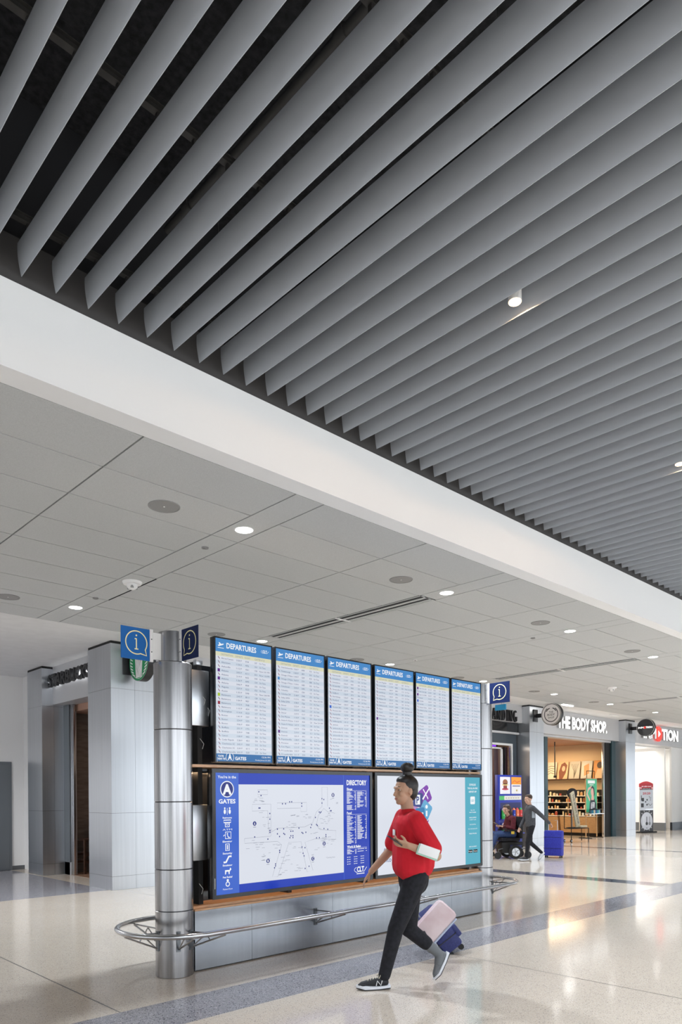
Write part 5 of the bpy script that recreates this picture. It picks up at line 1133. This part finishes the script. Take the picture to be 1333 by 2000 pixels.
# shirt
pr = [('c', (-0.02, 0, 1.06), (-0.01, 0, 1.2), 0.165, 0.165), ('c', (0.03, 0.05, 1.04), (0.03, 0.06, 1.33), 0.145, 0.135), ('c', (0.03, -0.05, 1.04), (0.03, -0.06, 1.33), 0.145, 0.135), ('c', (-0.02, 0, 1.2), (0.01, 0, 1.35), 0.165, 0.145), ('c', (0.03, -0.12, 1.39), (0.02, 0.12, 1.39), 0.108, 0.106), ('c', (0.045, -0.06, 1.36), (0.045, 0.06, 1.36), 0.12, 0.12), ('e', (0.045, 0, 1.475), (0.08, 0.09, 0.05))]
for sh, el, t in ((shL, elbL, 0.80), (shR, elbR, 0.80)): pr += [('c', lerp((0.03, 0, 1.40), sh, 0.5), sh, 0.07, 0.068), ('c', sh, lerp(sh, el, t), 0.074, 0.080)]
fuse('shirt', pr, M['red_cloth'], W1, 0.007, 4)
b = MB(); b.box(0.168, -0.01, 1.29, 0.176, 0.07, 1.34, M['white_plastic'], 0.002); b.build('name_badge', W1)
# trousers
pr = [('e', (0, 0, 0.95), (0.125, 0.165, 0.13)), ('c', hipL, kneeF, 0.100, 0.070), ('c', kneeF, lerp(kneeF, ankF, 0.93), 0.068, 0.052), ('c', hipR, kneeB, 0.100, 0.072), ('c', kneeB, lerp(kneeB, ankB, 0.55), 0.070, 0.062), ('c', (0, 0, 0.9), (0, 0, 0.98), 0.13, 0.135)]
fuse('trousers', pr, M['black_cloth'], W1, 0.008, 3)
fuse('sock', [('c', lerp(kneeB, ankB, 0.5), ankB, 0.052, 0.040), ('c', ankB, (-0.24, -0.10, 0.17), 0.040, 0.040)], M['sock'], W1, 0.008, 2)
fuse('sock', [('c', lerp(kneeF, ankF, 0.85), ankF, 0.040, 0.038)], M['black_cloth'], W1, 0.008, 2)
shoe(ankF, (0.50, 0.03, 0.03), W1, Vector((0, 0, 1)), 1.0, logo=True)
upB = Vector((0.88, 0, 0.47)).normalized(); shoe(ankB, (-0.10, -0.09, 0.03), W1, upB, 0.92, upper=M['sock'])
# hair and bun
c0 = P(-0.018, 0, 0.045)
hr = [('e', P(-0.030, 0, 0.050), (0.096, 0.084, 0.094), R), ('e', P(-0.055, 0, 0.0), (0.065, 0.072, 0.085), R), ('e', P(0.012, 0, 0.092), (0.062, 0.066, 0.042), R), ('c', P(-0.02, 0, 0.13), P(-0.025, 0, 0.16), 0.035, 0.04)]
fuse('hair', hr, M['hair'], W1, 0.007, 3)
fuse('hair_bun', [('e', P(-0.025, 0, 0.200), (0.058, 0.062, 0.046), R), ('e', P(0.005, 0.025, 0.215), (0.03, 0.03, 0.03)), ('e', P(-0.05, -0.02, 0.215), (0.035, 0.03, 0.028))], M['hair'], W1, 0.007, 2)
W1m = Matrix.Translation((hx, hy, 0)) @ Matrix.Rotation(ang, 4, 'Z')
# held things
ph = empty('held_phone', W1m @ Vector((0.215, 0.265, 1.262)), ang); tag(ph, 'dark phone in the raised hand of the person in red', 'phone')
b = MB(); mt = Matrix.Rotation(math.radians(-35), 4, 'Y'); b.box(-0.07, -0.036, -0.005, 0.07, 0.036, 0.005, M['gloss_black'], 0.003, mt); b.build('case', ph)
pm = empty('folded_paper', W1m @ Vector((-0.055, 0.315, 1.165)), ang); tag(pm, 'mint green folded paper tucked over the forearm of person in red', 'paper')
b = MB(); mt = Matrix.Rotation(math.radians(-20), 4, 'Y'); b.box(-0.085, 0.0, -0.045, 0.10, 0.012, 0.045, M['mint'], 0.003, mt); b.box(-0.08, 0.012, -0.03, 0.09, 0.018, 0.048, M['white_ink'], 0.002, mt); b.build('sheet', pm)

# suitcase with bag, trailing beside the walker
def suitcase(name, loc, rz, tilt, W, Dp, H, m, lab, handle=0.35, s=1.0):
    r = empty(name, loc, rz); tag(r, lab, 'suitcase')
    mt = Matrix.Rotation(tilt, 4, 'Y')
    b = MB(); b.box(-Dp/2, -W/2, 0.05, Dp/2, W/2, 0.05+H, m, 0.035, mt); b.build('shell', r)
    b = MB(); b.box(Dp/2-0.03, -W/2+0.04, 0.12, Dp/2+0.05, W/2-0.04, H*0.55, m, 0.02, mt); b.build('front_pocket', r)
    b = MB()
    for z in (0.28, 0.72): b.box(-Dp/2-0.003, -W/2-0.003, 0.05+H*z, Dp/2+0.003, W/2+0.003, 0.058+H*z, M['black_ink'], 0, mt)
    b.build('zip', r)
    for sx in (-1, 1):
        for sy in (-1, 1):
            b = MB(); c = mt @ Vector((sx*(Dp/2-0.045), sy*(W/2-0.04), 0.032)); b.cyl((c.x, c.y-0.012, c.z), 0.03, 0.024, M['rubber'], 16, 'Y'); b.build('wheel', r)
    b = MB(); b.tube([mt @ Vector((-Dp/2+0.03, -W/4, H)), mt @ Vector((-Dp/2+0.03, -W/4, H+handle)), mt @ Vector((-Dp/2+0.03, W/4, H+handle)), mt @ Vector((-Dp/2+0.03, W/4, H))], 0.009, M['rim'], 8); b.build('pull_handle', r)
    return r
SC = suitcase('rolling_suitcase', (5.97, 4.50, 0.012), math.radians(-44), math.radians(-38), 0.36, 0.22, 0.46, M['navy_case'], 'navy suitcase trailing tilted behind the person in red', 0.30)
bg = empty('travel_bag', (5.4560, 4.3933, 0.3566), math.radians(-44)); tag(bg, 'pale pink bag hanging across the tilted navy suitcase', 'bag')
mt = Matrix.Rotation(math.radians(42), 4, 'Y')
b = MB(); b.box(-0.12, -0.07, -0.24, 0.12, 0.07, 0.24, M['pink_bag'], 0.045, mt); b.build('body', bg)
b = MB(); b.tube([mt @ Vector(q) for q in [(0.122, -0.06, -0.20), (0.122, -0.06, 0.20), (0.122, 0.06, 0.20), (0.122, 0.06, -0.20)]], 0.010, M['bag_edge'], 8, closed=True); b.build('piping', bg)
b = MB(); b.tube([mt @ Vector(q) for q in [(-0.08, -0.075, -0.16), (-0.03, -0.09, -0.10), (0.03, -0.09, -0.12), (0.06, -0.075, -0.19)]], 0.012, M['black_ink'], 8); b.build('strap', bg)

# second walker
W2 = empty('walking_person', (15.21, 9.20, 0), math.atan2(0.62, -0.78)); W2.scale = (0.93,)*3; tag(W2, 'person in grey printed sweatshirt and black trousers pulling blue suitcase', 'person')
hp, P, R = head((0.05, 0, 1.60), (1, 0.1, -0.12), 0.96)
shL, shR = (0.0, 0.19, 1.38), (0.0, -0.19, 1.38); elbL, wrL = (-0.22, 0.24, 1.17), (-0.42, 0.24, 0.98); elbR, wrR = (0.07, -0.24, 1.10), (0.20, -0.22, 0.86)
pr = list(hp)+[('c', (0.01, 0, 1.42), (0.03, 0, 1.52), 0.055, 0.050), ('c', (0, 0, 0.98), (0, 0, 1.3), 0.11, 0.115), ('c', (0, -0.1, 1.35), (0, 0.1, 1.35), 0.08, 0.08), ('e', (0, 0, 0.92), (0.11, 0.14, 0.1))]
for sh, el, wr in ((shL, elbL, wrL), (shR, elbR, wrR)): pr += [('c', (0, sh[1]*0.6, 1.37), sh, 0.05, 0.05), ('c', sh, el, 0.048, 0.038), ('c', el, wr, 0.038, 0.026)]
pr += hand(wrL, (-0.6, 0, -0.75), (0.6, 0.3, -0.4), 0.95, 0.9)+hand(wrR, (0.35, 0, -0.9), (0.2, 0.9, 0), 0.95, 0.5)
kF, aF, kB, aB = (0.10, 0.07, 0.48), (0.13, 0.06, 0.10), (-0.02, -0.09, 0.47), (-0.33, -0.09, 0.20)
for h_, k_, a_ in (((0, 0.085, 0.90), kF, aF), ((0, -0.085, 0.90), kB, aB)): pr += [('c', h_, k_, 0.078, 0.052), ('c', k_, a_, 0.052, 0.034)]
fuse('body', pr, M['skin_pale'], W2, 0.007, 3); face_bits(P, R, 0.96, W2)
pr = [('c', (0, 0, 0.95), (0, 0, 1.33), 0.135, 0.13), ('c', (0, 0.06, 0.93), (0, 0.06, 1.33), 0.11, 0.11), ('c', (0, -0.06, 0.93), (0, -0.06, 1.33), 0.11, 0.11), ('c', (0, -0.12, 1.36), (0, 0.12, 1.36), 0.085, 0.085), ('e', (0.01, 0, 1.43), (0.07, 0.08, 0.04))]
for sh, el, wr in ((shL, elbL, wrL), (shR, elbR, wrR)): pr += [('c', sh, el, 0.062, 0.054), ('c', el, lerp(el, wr, 0.95), 0.052, 0.040)]
fuse('sweatshirt', pr, M['grey_cloth'], W2, 0.01, 3)
b = MB(); b.box(-0.06, 0.168, 1.12, 0.02, 0.174, 1.30, pc(0.35, 0.4, 0.46)); b.box(-0.07, 0.150, 1.33, 0.02, 0.156, 1.38, pc(0.35, 0.4, 0.46)); b.build('print', W2)
pr = [('e', (0, 0, 0.92), (0.12, 0.15, 0.12)), ('c', (0, 0.085, 0.90), kF, 0.09, 0.065), ('c', kF, aF, 0.062, 0.042), ('c', (0, -0.085, 0.90), kB, 0.09, 0.065), ('c', kB, aB, 0.062, 0.042)]
fuse('trousers', pr, M['black_cloth'], W2, 0.01, 3)
shoe(aF, (0.36, 0.06, 0.02), W2); shoe(aB, (-0.18, -0.09, 0.02), W2, Vector((0.75, 0, 0.66)), 0.9, upper=M['sole'])
fuse('hair', [('e', P(-0.030, 0, 0.055), (0.088, 0.082, 0.082), R), ('e', P(0.015, 0, 0.095), (0.06, 0.062, 0.035), R)], M['hair_brown'], W2, 0.008, 2)
suitcase('rolling_suitcase', (16.30, 9.20, 0.0), math.atan2(0.3, 0.95), math.radians(4), 0.44, 0.30, 0.64, M['blue_case'], 'royal blue suitcase rolling behind the person in grey sweatshirt', 0.30)

# wheelchair and rider
wa = math.atan2(0.55, -0.83); WC = empty('power_wheelchair', (15.47, 10.03, 0), wa); tag(WC, 'black power wheelchair partly hidden by the right column', 'wheelchair')
b = MB(); b.box(-0.25, -0.24, 0.44, 0.24, 0.24, 0.52, M['black_cloth'], 0.02); b.build('seat', WC)
b = MB(); b.box(-0.33, -0.23, 0.50, -0.24, 0.23, 1.05, M['black_cloth'], 0.02); b.build('backrest', WC)
b = MB(); b.box(-0.35, -0.20, 0.14, 0.22, 0.20, 0.42, M['rubber'], 0.03); b.box(-0.30, -0.22, 0.24, 0.0, 0.22, 0.34, M['navy_case'], 0.01); b.build('battery_base', WC)
for sy in (-1, 1):
    b = MB(); b.tube([(-0.28, sy*0.27, 0.52), (-0.28, sy*0.27, 0.70), (0.14, sy*0.27, 0.70)], 0.014, M['rubber'], 8); b.box(-0.20, sy*0.27-0.03, 0.70, 0.12, sy*0.27+0.03, 0.73, M['black_cloth'], 0.008); b.build('armrest', WC)
    b = MB(); b.cyl((-0.10, sy*0.27-0.035, 0.17), 0.17, 0.07, M['rubber'], 32, 'Y'); b.cyl((-0.10, sy*0.27-0.04, 0.17), 0.105, 0.08, M['rim'], 24, 'Y')
    for a in range(5): b.tube([(-0.10, sy*0.315, 0.17), (-0.10+0.1*math.cos(a*1.256), sy*0.315, 0.17+0.1*math.sin(a*1.256))], 0.010, M['rim'], 6)
    b.build('drive_wheel', WC)
    for x, rr_ in ((0.34, 0.085), (-0.46, 0.09)):
        b = MB(); b.cyl((x, sy*0.22-0.02, rr_), rr_, 0.04, M['rubber'], 20, 'Y'); b.tube([(x, sy*0.22, rr_), (x-0.02*(1 if x > 0 else -1), sy*0.22, 0.24), (x*0.5, sy*0.18, 0.26)], 0.014, M['steel_dark'], 8); b.build('caster', WC)
b = MB(); b.tube([(0.22, 0, 0.42), (0.42, 0, 0.16)], 0.02, M['steel_dark'], 8); b.box(0.40, -0.16, 0.10, 0.62, 0.16, 0.12, M['rubber'], 0.005); b.build('footplate', WC)
b = MB(); b.box(0.12, 0.24, 0.73, 0.22, 0.30, 0.76, M['black_ink'], 0.005); b.tube([(0.17, 0.27, 0.76), (0.17, 0.27, 0.82)], 0.008, M['rubber'], 8); b.sphere((0.17, 0.27, 0.82), 0.016, M['rubber'], 10); b.build('joystick', WC)
b = MB(); b.box(-0.06, 0.30, 0.62, 0.02, 0.32, 0.69, pc(0.7, 0.5, 0.05), 0.004); b.build('reflector', WC)
W3 = empty('seated_person', (15.47, 10.03, 0), wa); tag(W3, 'person in maroon sweatshirt and jeans seated in the power wheelchair', 'person')
hp, P, R = head((0.02, 0.02, 1.22), (0.85, 0.5, -0.2), 0.98)
shL, shR = (-0.10, 0.19, 1.00), (-0.10, -0.19, 1.00); eL, wL = (-0.05, 0.25, 0.76), (0.17, 0.14, 0.80); eR, wR = (-0.05, -0.25, 0.76), (0.19, -0.08, 0.79)
pr = list(hp)+[('c', (-0.06, 0, 1.03), (-0.02, 0.01, 1.13), 0.055, 0.05), ('c', (-0.10, 0, 0.62), (-0.10, 0, 0.95), 0.13, 0.12), ('c', (-0.1, -0.1, 0.98), (-0.1, 0.1, 0.98), 0.08, 0.08)]
for sh, el, wr in ((shL, eL, wL), (shR, eR, wR)): pr += [('c', (-0.1, sh[1]*0.6, 0.99), sh, 0.05, 0.05), ('c', sh, el, 0.046, 0.038), ('c', el, wr, 0.038, 0.026)]
pr += hand(wL, (0.7, -0.7, 0.1), (0, -0.3, 0.9), 0.9, 0.7)+hand(wR, (0.7, 0.7, 0.1), (0, 0.3, 0.9), 0.9, 0.7)
for sy in (-1, 1): pr += [('c', (-0.12, sy*0.09, 0.59), (0.32, sy*0.11, 0.60), 0.08, 0.06), ('c', (0.32, sy*0.11, 0.60), (0.48, sy*0.10, 0.22), 0.055, 0.036)]
fuse('body', pr, M['skin_pale'], W3, 0.008, 3); face_bits(P, R, 0.98, W3)
pr = [('c', (-0.10, 0, 0.62), (-0.10, 0, 0.95), 0.155, 0.14), ('c', (-0.1, -0.12, 0.98), (-0.1, 0.12, 0.98), 0.09, 0.09), ('e', (-0.08, 0, 1.05), (0.08, 0.09, 0.05))]
for sh, el, wr in ((shL, eL, wL), (shR, eR, wR)): pr += [('c', sh, el, 0.065, 0.056), ('c', el, lerp(el, wr, 0.85), 0.055, 0.045)]
fuse('sweatshirt', pr, M['maroon'], W3, 0.01, 3)
pr = []
for sy in (-1, 1): pr += [('c', (-0.12, sy*0.09, 0.60), (0.32, sy*0.11, 0.61), 0.095, 0.072), ('c', (0.32, sy*0.11, 0.60), (0.47, sy*0.10, 0.26), 0.068, 0.050)]
fuse('jeans', pr, M['denim'], W3, 0.01, 3)
for sy in (-1, 1): shoe((0.48, sy*0.10, 0.205), (0.70, sy*0.10, 0.12), W3, upper=M['red_rubber'], s=0.85)
fuse('hair', [('e', P(-0.035, 0, 0.045), (0.100, 0.092, 0.092), R), ('e', P(0.010, 0, 0.09), (0.065, 0.07, 0.04), R), ('c', P(-0.06, 0.03, 0), P(-0.09, 0.06, -0.24), 0.075, 0.04), ('c', P(-0.06, -0.03, 0), P(-0.09, -0.06, -0.22), 0.075, 0.04)], M['hair_brown'], W3, 0.009, 3)
b = MB(); mt = Matrix.Rotation(-0.5, 4, 'Y'); b.box(-0.10, -0.07, -0.004, 0.10, 0.07, 0.004, M['gloss_black'], 0.003, mt)
o = b.build('held_tablet'); o.matrix_world = Matrix.Translation((15.47, 10.03, 0)) @ Matrix.Rotation(wa, 4, 'Z') @ Matrix.Translation((0.27, 0.02, 0.86)); tag(o, 'dark tablet held in the lap of the person in wheelchair', 'tablet')

# coffee shop stool
def stool(x, y, rz, lab):
    r = empty('bar_stool', (x, y, 0.006), rz); tag(r, lab, 'stool')
    b = MB(); b.box(-0.20, -0.20, 0.70, 0.20, 0.20, 0.74, M['dark_wood'], 0.008); b.build('seat', r)
    for sx in (-1, 1):
        for sy in (-1, 1):
            b = MB(); b.box(sx*0.18-0.022, sy*0.18-0.022, 0, sx*0.18+0.022, sy*0.18+0.022, 0.98 if sx > 0 else 0.70, M['dark_wood'], 0.004); b.build('leg', r)
    for z in (0.22, 0.38):
        for q in (-1, 1):
            b = MB(); b.box(-0.18, q*0.18-0.012, z, 0.18, q*0.18+0.012, z+0.04, M['dark_wood']); b.build('stretcher', r)
            b = MB(); b.box(q*0.18-0.012, -0.18, z+0.06, q*0.18+0.012, 0.18, z+0.10, M['dark_wood']); b.build('stretcher', r)
    b = MB(); b.box(0.165, -0.18, 0.90, 0.195, 0.18, 0.98, M['dark_wood'], 0.004); b.box(0.17, -0.18, 0.80, 0.19, 0.18, 0.84, M['dark_wood']); b.build('backrest', r)
stool(6.58, 14.64, 0.15, 'dark wooden bar stool just inside the coffee shop entrance')
stool(7.35, 14.45, 0.2, 'dark wooden bar stool deeper inside the coffee shop')
bpy.context.view_layer.update()
